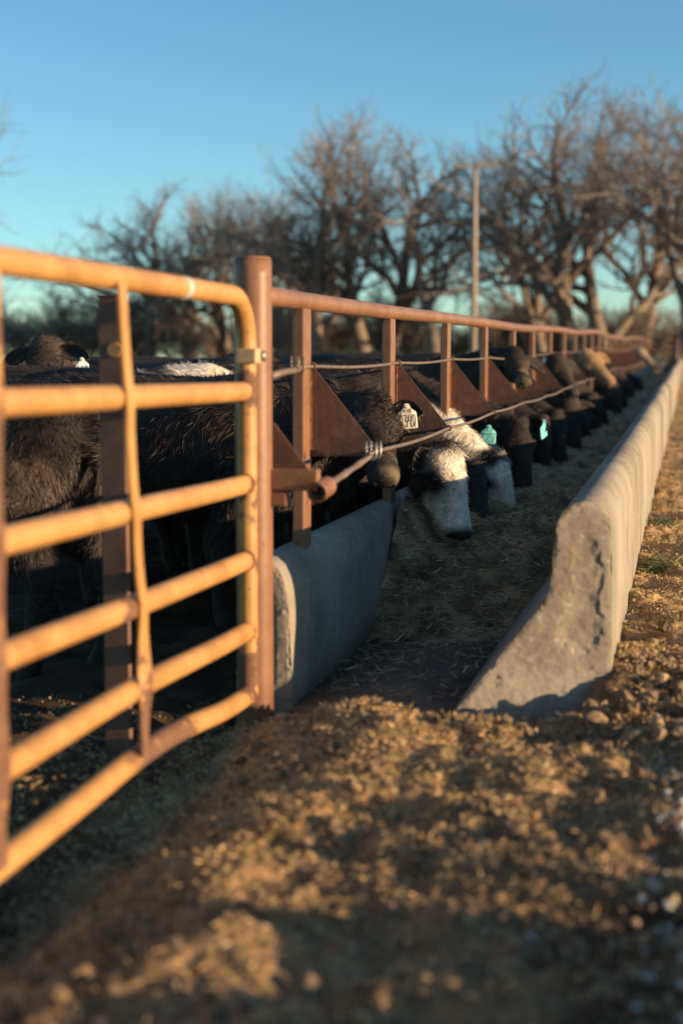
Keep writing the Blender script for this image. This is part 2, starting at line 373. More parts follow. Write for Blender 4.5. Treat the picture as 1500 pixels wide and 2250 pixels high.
# ------------------------------------------------------------------ feed in the bunk
def head_at(x0, y0, X0, x1, y1, off=(.12, -.06, -.40), L=.47):   # poll on the plane X0, muzzle a head's length away on its own line of sight
    p = onX(x0, y0, X0); m = near_ray(x1, y1, p+np.array(off)); return p, p+nrm(m-p)*np.clip(np.linalg.norm(m-p), .42, L)
HD = {'baldy': (onX(978, 985, -1.12), onX(1008, 1182, -1.03)), 'mid': (onX(1042, 1028, -1.13), onX(1056, 1174, -1.06)), 'white': (onX(1088, 1000, -1.08), onX(1116, 1146, -1.0)),
      'teal': head_at(1138, 925, -1.06, 1150, 1078), 'tealb': head_at(1188, 918, -1.14, 1198, 1060), 'blue': head_at(1222, 905, -1.12, 1234, 1045)}
FAR = [('black cow eating just beyond the blue-tagged cow', 1250, 890, 1262, 1005, -1.14, 3000), ('black cow eating, third beyond the blue-tagged cow', 1275, 880, 1288, 975, -1.13, 3000), ('black cow eating left of the tan cow\'s shaded chest', 1297, 872, 1310, 955, -1.12, 2500),
       ('black cow eating below the tan cow', 1316, 866, 1330, 940, -1.12, 2500), ('black cow eating to the right of the tan cow\'s muzzle', 1345, 852, 1358, 915, -1.12, 1500), ('black cow eating between the tan cow and the cream cow', 1362, 846, 1374, 900, -1.12, 1200), ('dark cow eating below the cream cow', 1380, 841, 1390, 886, -1.12, 1000),
       ('last dark cow eating at the far end of the bunk', 1402, 832, 1412, 868, -1.12, 600)]
NOSES = [v[1] for v in HD.values()]+[head_at(f_[1], f_[2], f_[5], f_[3], f_[4])[1] for f_ in FAR]
def feed_h(X, Y):
    t = sstep(5.78, 6.72, Y + 0.25*fbm(X*3, Y*0+2, 2, 81) - 0.30*(X+1.0))
    top = 0.262 + 0.165*(1-sstep(-1.31, -1.08, X)) + 0.10*fbm(X*2.6, Y*2.1, 3, 83) - 0.10*sstep(9, 14, Y)
    z = -0.055 + (top+0.055)*t + dz(Y) + 0.07*t*fbm(X*10, Y*10, 4, 85)
    for q in NOSES:
        w_ = np.exp(-(((X-q[0])/.15)**2+((Y-q[1])/.17)**2)**1.5)
        z = z - w_*np.maximum(0, z-(q[2]-.035))
        ring = np.exp(-((np.hypot(X-q[0]-.02, Y-q[1]+.05)-.27)/.09)**2); z = z + .022*ring*t
    return z
fx = np.linspace(-1.30, -0.44, 60); fy = np.concatenate([np.arange(5.7, 9, 0.022), np.arange(9, 20, 0.08), np.linspace(20, 52, 60)])
FX, FY = np.meshgrid(fx, fy); FZ = feed_h(FX, FY)
V = np.stack([FX, FY, FZ], -1).reshape(-1, 3); nx = len(fx)
ii = (np.arange(len(fy)-1)[:, None]*nx + np.arange(nx-1)[None]).ravel()
T = np.concatenate([np.stack([ii, ii+1, ii+nx+1], 1), np.stack([ii, ii+nx+1, ii+nx], 1)])
nn = fbm(V[:, 0]*14, V[:, 1]*14, 3, 91)[:, None]
parts = [(V, T, np.array([0.31, 0.205, 0.110])*(1+1.3*nn))]
def strips(P, D, W, L, wd, col, bend=None):
    """thin bent strips: 2 base verts, 2 mid verts, 1 tip"""
    n = len(P); D = nrm(D); W = nrm(W); L = L[:, None]; wd = wd[:, None]
    b = np.zeros((n, 3)) if bend is None else bend
    m = P + D*L*0.5 + b*L*0.15; t = P + D*L + b*L*0.6
    V = np.stack([P-W*wd, P+W*wd, m-W*wd*0.85, m+W*wd*0.85, t], 1).reshape(-1, 3)
    o = (np.arange(n)*5)[:, None]
    T = np.concatenate([o+[0, 1, 3], o+[0, 3, 2], o+[2, 3, 4]]).reshape(-1, 3)
    return V, T, np.repeat(col, 5, axis=0)
n = 26000
X = rng.uniform(-1.29, -0.5, n); Y = 5.75 + rng.gamma(1.6, 1.25, n); ok = Y < 14; X, Y = X[ok], Y[ok]; n = len(X)
Zf = feed_h(X, Y); ok = (Zf > -0.03+dz(Y)) | (rng.random(n) < 0.12); X, Y, Zf = X[ok], Y[ok], Zf[ok]; n = len(X)
a = rng.uniform(0, 2*math.pi, n); D = np.stack([np.cos(a), np.sin(a), rng.normal(0.10, 0.25, n)], 1)
W = np.cross(D, rng.normal(0, 1, (n, 3))+[0, 0, 1.5])
X = np.concatenate([X, rng.uniform(-1.28, -.74, 1500)]); Y = np.concatenate([Y, 6.1-1.35*rng.random(1500)**1.7]); Zf = np.concatenate([Zf, dz(Y[-1500:])-.044+.02*np.clip(fbm(X[-1500:]*6, Y[-1500:]*6, 2, 7), 0, 1)]); n = len(X)
a = rng.uniform(0, 2*math.pi, n); D = np.stack([np.cos(a), np.sin(a), rng.normal(0.10, 0.25, n)], 1); W = np.cross(D, rng.normal(0, 1, (n, 3))+[0, 0, 1.5])
base = np.array([[0.58, 0.42, 0.23], [0.40, 0.27, 0.145], [0.76, 0.60, 0.37], [0.25, 0.165, 0.085], [0.42, 0.32, 0.165]])[rng.choice(5, n, p=[.3, .27, .12, .23, .08])]
parts.append(strips(np.stack([X, Y, Zf+0.003], 1), D, W, rng.uniform(0.018, 0.075, n), rng.uniform(0.0008, 0.0022, n), base*rng.uniform(0.6, 1.2, (n, 1)), rng.normal(0, 0.25, (n, 3))))
V, T, C = join_arrays(parts)
tag(link('feed', fast_mesh('feed', V, T, M['bits'], False, np.clip(C, 0.01, 1))), 'brown chopped hay and silage heaped along the concrete bunk', 'feed', kind='stuff')

# ------------------------------------------------------------------ pipe feed fence
FXX = -1.38
fence = empty('feed_fence', (FXX, 4.46, -0.06))
tag(fence, 'rusty red-brown pipe feed fence with slanted plates and two cables above the bunk', 'fence')
def put(o):                                              # child built in world coordinates
    o.location = Vector(o.location) - fence.location; return o
def const_rust(v): return lambda V: np.full((len(V), 3), v)
ys = np.linspace(-0.12, 1.46, 30)
o = put(tube('gate_post', [(FXX, 4.46, z) for z in ys], 0.061, M['rustpaint'], fence, 28, const_rust(-0.03), 'rust'))
bm = bmesh.new(); bmesh.ops.create_cone(bm, cap_ends=True, segments=28, radius1=0.0605, radius2=0.056, depth=0.008)
for v in bm.verts: v.co += Vector((FXX, 4.46, 1.466))
put(bm_obj('post_cap', bm, M['rustpaint'], fence))
yy = np.concatenate([np.arange(4.50, 16, 0.25), np.arange(16, 50.6, 1.0)])
wave = 0.012*np.sin(yy*0.9+0.6)*np.clip((yy-6)/6, 0, 1) + 0.03*np.sin(yy*0.33+1.0)*np.clip((yy-12)/10, 0, 1)
railz = 1.345 + dz(yy) + wave
V0, T0 = tube_arrays(np.stack([np.full_like(yy, FXX)+0.008*np.sin(yy*1.3), yy, railz], 1), 0.0335, 20)
put(link('top_rail', fast_mesh('top_rail', V0, T0, M['rustpaint'], True, np.full((len(V0), 3), -0.05), 'rust'), fence))
def rail_at(y): return float(np.interp(y, yy, railz))
# weld collars where rail lengths join
for y in (9.55, 16.0, 22.4):
    put(tube('weld_collar', [(FXX+0.008*math.sin(y*1.3), y-0.012, rail_at(y)), (FXX+0.008*math.sin(y*1.3), y+0.012, rail_at(y))], 0.037, M['rustpaint'], fence, 20, const_rust(0.1), 'rust'))
# uprights, plates, clips
bm = bmesh.new(); sx, sy = 0.045, 0.105; zt = 1.318
prof = [(-sx/2, 0.36), (sx/2, 0.36), (sx/2, zt), (-sx/2+0.012, zt-0.004), (-sx/2, zt-0.035)]
f = bm.faces.new([bm.verts.new((x, -sy/2, z)) for x, z in prof])
r = bmesh.ops.extrude_face_region(bm, geom=[f])
for v in [e for e in r['geom'] if isinstance(e, bmesh.types.BMVert)]: v.co.y += sy
bmesh.ops.recalc_face_normals(bm, faces=bm.faces)
bmesh.ops.bevel(bm, geom=list(bm.edges), offset=0.006, segments=2, affect='EDGES', profile=0.5)
up_me = bpy.data.meshes.new('upright'); bm.to_mesh(up_me); bm.free(); up_me.materials.append(M['rustpaint'])
bm = bmesh.new()
prof = [(0.024, 0.775), (0.024, 1.10), (0.036, 1.105), (0.276, 0.806), (0.280, 0.790), (0.268, 0.782)]
f = bm.faces.new([bm.verts.new((x, 0.046, z)) for x, z in prof])
r = bmesh.ops.extrude_face_region(bm, geom=[f])
for v in [e for e in r['geom'] if isinstance(e, bmesh.types.BMVert)]: v.co.y -= 0.007
bmesh.ops.recalc_face_normals(bm, faces=bm.faces)
pl_me = bpy.data.meshes.new('gusset_plate'); bm.to_mesh(pl_me); bm.free(); pl_me.materials.append(M['rustsheet'])
def ring_mesh(R, r):
    a = np.linspace(0, 2*math.pi, 15); pts = np.stack([R*np.cos(a), 0*a, R*np.sin(a)], 1)
    V, T = tube_arrays(pts, r, 8, False); return fast_mesh('cable_clip', V, T, M['rustpaint'], True, np.full((len(V), 3), 0.15), 'rust')
clip_me = ring_mesh(0.011, 0.0045)
wz = np.linspace(0.785, 1.095, 16); wv, wt = tube_arrays(np.stack([0*wz+.026, 0*wz+.0375+.0012*np.sin(wz*160), wz], 1), .0045+.0012*np.sin(wz*210), 7)
weld_me = fast_mesh('weld_bead', wv, wt, M['rustpaint'], True, np.full((len(wv), 3), .2), 'rust')
UY = [5.05+1.59*k for k in range(29)]
for k, y in enumerate(UY):
    z = rail_at(y)-1.345
    for me in (up_me, pl_me):
        o = link(me.name, me, fence); o.location = Vector((FXX, y, z))-fence.location
        if me is pl_me: o.rotation_euler = (0, 0, random.gauss(0, .012))
        else: o.rotation_euler = (random.gauss(0, .004), random.gauss(0, .004), 0)
    if k < 9:
        o = link('weld_bead', weld_me, fence); o.location = Vector((FXX, y, z))-fence.location
    if k < 14:
        for cx, cz in ((0.032, 1.108), (0.279, 0.800)):
            o = link('cable_clip', clip_me, fence); o.location = Vector((FXX+cx, y+0.043, z+cz))-fence.location
def cable_pts(cx, cz, y0, y1):
    P = []
    for y in np.arange(y0, y1, 0.2):
        k = (y-5.093)/1.59; sag = 0.010*math.sin(math.pi*(k % 1.0))
        P.append((FXX+cx, y, rail_at(y)-1.345+cz-sag))
    return P
put(tube('upper_cable', cable_pts(0.032, 1.108, 4.92, 49), 0.0068, M['cable'], fence, 10))
put(tube('lower_cable', cable_pts(0.279, 0.800, 4.95, 49), 0.0075, M['cable'], fence, 10))
# near-end fittings: bracket from the post, pipe stub, thimble, U-bolt clamps
e = onY(700, 1080, 4.46)
bz = float(e[2])+0.012
put(bm_obj('bracket', box_bm(e[0]-FXX-0.052, 0.05, 0.070, 0.006, ((FXX+0.048+e[0])/2, 4.475, bz+0.024)), M['rustpaint'], fence))
put(bm_obj('bracket_web', box_bm(0.06, 0.05, 0.045, 0.005, (FXX+0.082, 4.475, bz-0.0405)), M['rustpaint'], fence))
P1 = np.array([e[0], 4.46, e[2]]); P2 = np.array([FXX+0.278, 4.97, 0.797])
ax = nrm(P2-P1)
aa = np.linspace(0, 2*math.pi, 25); pv = []
def pipe(p0, p1, ro, ri, name, mat):
    ax = Vector(p1)-Vector(p0); L = ax.length; bm = bmesh.new()
    rings = []
    for (r_, z_) in ((ro, 0), (ro, L), (ri, L), (ri, 0)):
        rings.append([bm.verts.new((r_*math.cos(t), r_*math.sin(t), z_)) for t in np.linspace(0, 2*math.pi, 20, endpoint=False)])
    for q in range(4):
        A, B = rings[q], rings[(q+1) % 4]
        for k in range(20): bm.faces.new((A[k], A[(k+1) % 20], B[(k+1) % 20], B[k]))
    bmesh.ops.recalc_face_normals(bm, faces=bm.faces)
    Mx = Matrix.Translation(Vector(p0)) @ ax.to_track_quat('Z', 'Y').to_matrix().to_4x4()
    bmesh.ops.transform(bm, matrix=Mx, verts=bm.verts)
    return put(bm_obj(name, bm, mat, fence, False))
pipe(P1-ax*0.02, P1+ax*0.075, 0.034, 0.026, 'pipe_stub', M['rustpaint'])
put(tube('cable_thimble', [P1+ax*s for s in np.linspace(0.03, float(np.linalg.norm(P2-P1)), 12)], [0.016, 0.019, 0.015, 0.012, 0.0115, 0.014, 0.0105, 0.0105, 0.013, 0.011, 0.010, 0.008], M['cable'], fence, 10))
def ubolt(p, d=0.018, mt='steel'):
    a = np.linspace(0, math.pi, 9)
    pts = [(p[0]-d, p[1], p[2]+0.045)] + [(p[0]-d*math.cos(t), p[1], p[2]-d*math.sin(t)) for t in a] + [(p[0]+d, p[1], p[2]+0.045)]
    put(tube('u_bolt', pts, 0.0042, M[mt], fence, 8))
    for s in (-1, 1):
        bm = bmesh.new(); bmesh.ops.create_cone(bm, cap_ends=True, segments=6, radius1=0.007, radius2=0.007, depth=0.008)
        for v in bm.verts: v.co += Vector((p[0]+s*d, p[1], p[2]+0.026))
        put(bm_obj('nut', bm, M[mt], fence))
for y in (4.98, 5.055): ubolt((FXX+0.279, y, 0.80+0.002))
put(tube('cable_thimble', [(FXX+0.058, 4.47, 1.088), (FXX+0.05, 4.62, 1.097), (FXX+0.04, 4.80, 1.104), (FXX+0.033, 4.95, 1.108)], [0.014, 0.012, 0.0115, 0.0085], M['cable'], fence, 10))
for y in (4.83, 4.90): ubolt((FXX+0.038, y, 1.108), 0.013, 'cable')
# low gusset welded behind the gate post
bm = bmesh.new(); c0 = onY(598, 935, 4.545); c1 = onY(694, 1055, 4.545)
prof = [(FXX+0.04, c0[2]+0.01), (c0[0]+0.01, c0[2]+0.005), (c1[0], c1[2]), (c1[0]-0.012, c1[2]-0.012), (FXX+0.04, c1[2]-0.015)]
f = bm.faces.new([bm.verts.new((x, 4.545, z)) for x, z in prof]); r = bmesh.ops.extrude_face_region(bm, geom=[f])
for v in [e2 for e2 in r['geom'] if isinstance(e2, bmesh.types.BMVert)]: v.co.y += 0.007
bmesh.ops.recalc_face_normals(bm, faces=bm.faces); put(bm_obj('gusset_plate', bm, M['rustsheet'], fence))
# far end panel that closes the bunk line
endp = empty('end_panel', (-0.9, 51.0, float(dz(51))))
tag(endp, 'rust brown pipe panel closing the far end of the feed fence', 'fence panel')
zz = float(dz(51))
for x in (-1.38, -0.42):
    o = tube('post', [(x, 51.0, zz-0.1), (x, 51.0, zz+1.42)], 0.055, M['rustpaint'], endp, 12, const_rust(0), 'rust'); o.location = -endp.location
for h in (0.35, 0.62, 0.89, 1.14, 1.36):
    o = tube('rail', [(-1.33, 51.0, zz+h), (-0.47, 51.0, zz+h)], 0.03, M['rustpaint'], endp, 10, const_rust(0), 'rust'); o.location = -endp.location

# ------------------------------------------------------------------ yellow pipe gate
GXX = -1.375
gate = empty('pipe_gate', (GXX, 3.4, -0.02))
tag(gate, 'yellow six-rail tubular steel gate with worn paint, rust showing at its bottom rail', 'gate')
def gput(o): o.location = Vector(o.location)-gate.location; return o
GR = 0.0312; YE = 4.372
def rust_field(spots, base=0.0):
    def fn(V):
        v = np.full(len(V), base)
        for (y, z, ry, rz, s) in spots: v = np.maximum(v, base + s*np.exp(-((V[:, 1]-y)/ry)**2 - ((V[:, 2]-z)/rz)**2))
        return np.stack([v]*3, 1)
    return fn
def gz(pt): return float(onX(pt[0], pt[1], GXX)[2])
# frame: top rail, bend and end stile in one pipe
pts = [(GXX, y, 1.338) for y in np.arange(0.95, 4.20, 0.08)]
for t in np.linspace(0, math.pi/2, 12): pts.append((GXX, YE-0.15+0.15*math.sin(t), 1.338-0.15+0.15*math.cos(t)))
zb = 0.045
pts += [(GXX, YE, z) for z in np.arange(1.14, zb, -0.06)] + [(GXX, YE, zb)]
RZ = [gz((500, 862)), gz((500, 1074)), gz((500, 1249)), gz((500, 1412)), gz((500, 1560))]
spots = [(YE, z, 0.10, 0.035, 0.30) for z in RZ] + [(YE, 0.75, 0.1, 0.05, 0.25), (YE, 0.62, 0.1, 0.04, 0.28), (YE, 0.1, 0.1, 0.12, 0.3), (YE, 1.08, 0.1, 0.03, 0.25), (3.40, 1.34, 0.02, 0.1, 0.2)]
gput(tube('frame', pts, GR, M['yellow'], gate, 22, rust_field(spots), 'rust'))
rows = [[(0, 885), (280, 872), (500, 862)], [(10, 1188), (280, 1124), (500, 1074)], [(12, 1440), (300, 1330), (500, 1249)], [(12, 1685), (310, 1505), (500, 1412)], [(14, 1890), (200, 1745), (310, 1655), (400, 1600), (500, 1560)]]
for q, row in enumerate(rows):
    W3 = np.array([onX(x, y, GXX) for x, y in row]); yk = W3[:, 1]; zk = W3[:, 2]
    ysm = np.arange(0.95, YE-0.005, 0.04); zs = np.interp(ysm, np.concatenate([[0.9], yk, [YE]]), np.concatenate([[zk[0]+0.0], zk, [zk[-1]]]))
    ker = np.ones(9)/9; zs = np.convolve(np.pad(zs, 4, mode='edge'), ker, 'valid')
    sp = [(YE, zk[-1], 0.06, 0.2, 0.32), (3.42, zk[1], 0.035, 0.2, 0.22)]
    if q == 4: sp = [(3.55, zk[2], 0.26, 0.3, 0.36), (YE, zk[-1], 0.10, 0.2, 0.35)]
    if q == 2: sp += [(3.30, zk[1], 0.05, 0.2, 0.18)]
    gput(tube('rail', np.stack([np.full_like(ysm, GXX), ysm, zs], 1), GR, M['yellow'], gate, 22, rust_field(sp), 'rust'))
# vertical straps woven past the rails
def strap(pix, wear):
    P = [onX(x, y, GXX+.034) for x, y in pix]; zs = np.linspace(1.325, P[-1][2]-0.01, 70)
    yk = np.interp(-zs, [-p[2] for p in P], [p[1] for p in P])
    zr = [1.338]+[float(onX(r_[1][0], r_[1][1], GXX)[2]) for r_ in rows]
    bm = bmesh.new(); prev = None
    for k, z in enumerate(zs):
        d = min(abs(z-q) for q in zr[1:]); off = GR + 0.0005 + 0.0045*math.exp(-(d/0.05)**2)
        tw = 0.5*math.exp(-((z-0.33)/0.09)**2)
        hw, th = 0.023, 0.004; c = Vector((GXX+off, yk[k], z))
        ux = Vector((math.sin(tw), math.cos(tw), 0)); vx = Vector((math.cos(tw), -math.sin(tw), 0))
        row = [bm.verts.new(c+ux*a+vx*b) for a, b in ((-hw, -th), (hw, -th), (hw, th), (-hw, th))]
        if prev:
            for j in range(4): bm.faces.new((prev[j], prev[(j+1) % 4], row[(j+1) % 4], row[j]))
        else: bm.faces.new(row[::-1])
        prev = row
    bm.faces.new(prev); bmesh.ops.recalc_face_normals(bm, faces=bm.faces)
    me = bpy.data.meshes.new('strap'); bm.to_mesh(me); bm.free(); me.materials.append(M['yellow'])
    co = np.array([v.co for v in me.vertices]); v = np.clip((0.62-co[:, 2])*0.8+wear, -0.02, 0.32)
    add_col(me, np.stack([v]*3, 1), 'rust'); gput(link('strap', me, gate))
strap([(268, 620), (283, 870), (296, 1110), (312, 1320), (318, 1500), (318, 1650)], 0.0)
strap([(-14, 560), (-9, 880), (-5, 1180), (-2, 1450), (0, 1700), (1, 1900)], 0.6)
# paper band on the top rail, latch plate with bolt on the stile
s = onX(400, 618, GXX)
gput(tube('sticker_band', [(GXX, s[1]-0.018, 1.338), (GXX, s[1]+0.018, 1.338)], GR+0.0012, M['sticker'], gate, 22))
l = onX(546, 782, GXX)
gput(bm_obj('latch_plate', box_bm(0.066, 0.066, 0.048, 0.004, (GXX+0.008, YE-0.002, l[2])), M['platepaint'], gate))
gput(tube('latch_bolt', [(GXX+0.036, YE+0.030, l[2]), (GXX+0.054, YE+0.032, l[2])], 0.018, M['steel'], gate, 16))
for q, z in enumerate(RZ[1:]):
    gput(tube('weld_collar', [(GXX, YE-0.036, z), (GXX, YE-0.024, z)], 0.0345, M['yellow'], gate, 20, const_rust(0.3), 'rust'))

# dark flat post just inside the gate
d0 = onZ(262, 1625, -0.06)
sp = empty('flat_post', (d0[0], d0[1], -0.10), math.radians(-3))
tag(sp, 'dark brown flat steel post standing just behind the yellow gate', 'post')
bm_obj('shaft', box_bm(0.086, 0.024, 1.46, 0.004, (0, 0, 0.70)), M['darkpost'], sp)
bm_obj('cap', box_bm(0.090, 0.028, 0.008, 0.002, (0, 0, 1.435)), M['darkpost'], sp)
bm = bmesh.new(); bmesh.ops.create_cone(bm, cap_ends=True, segments=20, radius1=0.024, radius2=0.022, depth=0.006)
bmesh.ops.rotate(bm, cent=(0, 0, 0), matrix=Matrix.Rotation(math.pi/2, 3, 'X'), verts=bm.verts)
for v in bm.verts: v.co += Vector((0.012, -0.0155, 1.27))
bm_obj('yellow_disc', bm, M['yellow'], sp)  # small round yellow disc on the near face of the post

# ------------------------------------------------------------------ cattle
def loft(rings, seg=20):
    """rings: (centre, side vector * half width, up vector * half height); closed with end fans"""
    a = np.linspace(0, 2*math.pi, seg, endpoint=False); V = []
    ca = np.sign(np.cos(a))*np.abs(np.cos(a))**0.9; sa = np.sign(np.sin(a))*np.abs(np.sin(a))**0.9
    for c, s, u in rings: V.append(np.asarray(c)[None]+ca[:, None]*np.asarray(s)[None]+sa[:, None]*np.asarray(u)[None])
    n = len(rings); V = np.concatenate(V+[np.asarray(rings[0][0])[None], np.asarray(rings[-1][0])[None]]); T = []
    for i in range(n-1):
        for k in range(seg):
            k2 = (k+1) % seg; q = (i*seg+k, i*seg+k2, (i+1)*seg+k2, (i+1)*seg+k)
            T += [(q[0], q[1], q[2]), (q[0], q[2], q[3])]
    for k in range(seg):
        k2 = (k+1) % seg; T += [(n*seg, k2, k), (n*seg+1, (n-1)*seg+k, (n-1)*seg+k2)]
    T = np.array(T)
    # outward orientation
    v = V[T]; vol = np.einsum('ij,ij->i', v[:, 0], np.cross(v[:, 1], v[:, 2])).sum()
    c = V.mean(0); vv = v-c; vol = np.einsum('ij,ij->i', vv[:, 0], np.cross(vv[:, 1], vv[:, 2])).sum()
    return V, (T if vol > 0 else T[:, ::-1])
def limb(pts, radii, seg=12):
    P, T, Nn, B = frames(pts)
    return loft([(p, n*r, b*r) for p, n, b, r in zip(P, Nn, B, radii)], seg)
def bez(p0, p1, p2, p3, n):
    t = np.linspace(0, 1, n)[:, None]
    return (1-t)**3*p0+3*(1-t)**2*t*p1+3*(1-t)*t*t*p2+t**3*p3
HEAD = [(-0.06, .058, .052), (0.0, .082, .078), (.10, .098, .102), (.22, .108, .120), (.34, .107, .128), (.46, .092, .118), (.58, .076, .098), (.70, .066, .081), (.80, .066, .072), (.88, .071, .068), (.94, .069, .062), (.98, .058, .052), (1.01, .040, .036), (1.03, .018, .016)]
BLACK = np.array([0.028, 0.0205, 0.0165]); WHITE = np.array([0.76, 0.65, 0.52]); TAN = np.array([0.27, 0.165, 0.085]); CREAM = np.array([0.30, 0.22, 0.14]); BROWN = np.array([0.066, 0.041, 0.028])
MUZ = np.array([0.05, 0.038, 0.032])
def remesh(V, T, voxel, smooth_it=4):
    me = fast_mesh('tmp', V, T, None); ob = link('tmp', me)
    m = ob.modifiers.new('r', 'REMESH'); m.mode = 'VOXEL'; m.voxel_size = voxel
    s = ob.modifiers.new('s', 'SMOOTH'); s.factor = 0.5; s.iterations = smooth_it
    dg = bpy.context.evaluated_depsgraph_get(); ev = ob.evaluated_get(dg); me2 = ev.to_mesh()
    n = len(me2.vertices); co = np.empty(n*3, np.float32); me2.vertices.foreach_get('co', co)
    me2.calc_loop_triangles(); t = np.empty(len(me2.loop_triangles)*3, np.int32); me2.loop_triangles.foreach_get('vertices', t)
    ev.to_mesh_clear(); bpy.data.objects.remove(ob); bpy.data.meshes.remove(me)
    return co.reshape(-1, 3).astype(float), t.reshape(-1, 3)
DIG = {'0': [[(.5, 1), (.15, .8), (.1, .4), (.35, 0), (.7, .1), (.9, .5), (.8, .9), (.5, 1)]],
       '1': [[(.5, 1), (.5, 0)]], '2': [[(.1, .75), (.3, 1), (.7, .95), (.75, .65), (.1, .03), (.4, .08), (.95, 0)]],
       '3': [[(.1, .95), (.7, .98), (.75, .75), (.35, .55), (.8, .4), (.75, .1), (.4, 0), (.1, .12)]],
       '4': [[(.2, 1), (.1, .5), (.85, .5)], [(.75, 1), (.7, 0)]], '7': [[(.1, .97), (.9, 1), (.45, 0)]], '-': [[(.2, .5), (.8, .5)]]}
def ear_tag(parent, org, pos, facing, w, h, mat, text, small=None, roll=0.0):
    """tag hanging at pos; facing = horizontal direction its face looks to"""
    fz = nrm(np.array([facing[0], facing[1], facing[2] if len(facing) > 2 else 0.0]))
    up = np.array([0, 0, 1.0]); up = nrm(up-fz*np.dot(up, fz)); rt = np.cross(up, fz)
    up, rt = up*math.cos(roll)+rt*math.sin(roll), rt*math.cos(roll)-up*math.sin(roll)
    out = [(-.46, -1), (.46, -1), (.5, -.96), (.5, -.42), (.46, -.34), (.22, -.20), (.15, -.06), (.10, 0), (-.10, 0), (-.15, -.06), (-.22, -.20), (-.46, -.34), (-.5, -.42), (-.5, -.96)]
    bm = bmesh.new(); p = np.asarray(pos)-org
    def at(x, y, z=0): return Vector(p+rt*x*w+up*(y*h+0.012)+fz*(z - 0.010*(2*x)**2*(1 if y < -.2 else 0.3)))
    f = bm.faces.new([bm.verts.new(at(x, y)) for x, y in out]); r = bmesh.ops.extrude_face_region(bm, geom=[f])
    for v in [e2 for e2 in r['geom'] if isinstance(e2, bmesh.types.BMVert)]: v.co += Vector(fz*0.0025)
    bmesh.ops.recalc_face_normals(bm, faces=bm.faces)
    t = bm_obj('ear_tag', bm, mat, parent)
    bm = bmesh.new(); bmesh.ops.create_cone(bm, cap_ends=True, segments=12, radius1=0.009, radius2=0.007, depth=0.010)
    bmesh.ops.transform(bm, matrix=Matrix.Translation(Vector(p+fz*0.006+up*0.0)) @ Vector(fz).to_track_quat('Z', 'Y').to_matrix().to_4x4(), verts=bm.verts)
    bm_obj('tag_button', bm, M['tagcream'] if mat is not M['tagteal'] else M['tagteal'], t)
    def write(txt, x0, x1, y0, y1, lw, name):
        bm = bmesh.new(); cw = (x1-x0)/len(txt)
        for k, ch in enumerate(txt):
            for st in DIG.get(ch, []):
                S = [(x0+cw*(k+0.08+a*0.80), y0+(y1-y0)*b) for a, b in st]
                for (ax_, ay), (bx_, by) in zip(S[:-1], S[1:]):
                    d = np.array([(bx_-ax_)*w, (by-ay)*h]); L = np.hypot(*d); d /= L; nn_ = np.array([-d[1], d[0]])*lw/2
                    e0 = d*lw*0.4
                    q = [(ax_*w-e0[0]+nn_[0], ay*h-e0[1]+nn_[1]), (ax_*w-e0[0]-nn_[0], ay*h-e0[1]-nn_[1]), (bx_*w+e0[0]-nn_[0], by*h+e0[1]-nn_[1]), (bx_*w+e0[0]+nn_[0], by*h+e0[1]+nn_[1])]
                    bm.faces.new([bm.verts.new(at(x/w, y/h, 0.0034+0.0002*k)) for x, y in q])
        return bm_obj(name, bm, M['ink'], t)
    if text: write(text, -.46, .46, -.93, -.44, 0.0036, 'number')
    if small: write(small, -.22, .22, -.36, -.22, 0.0025, 'date')
    return t
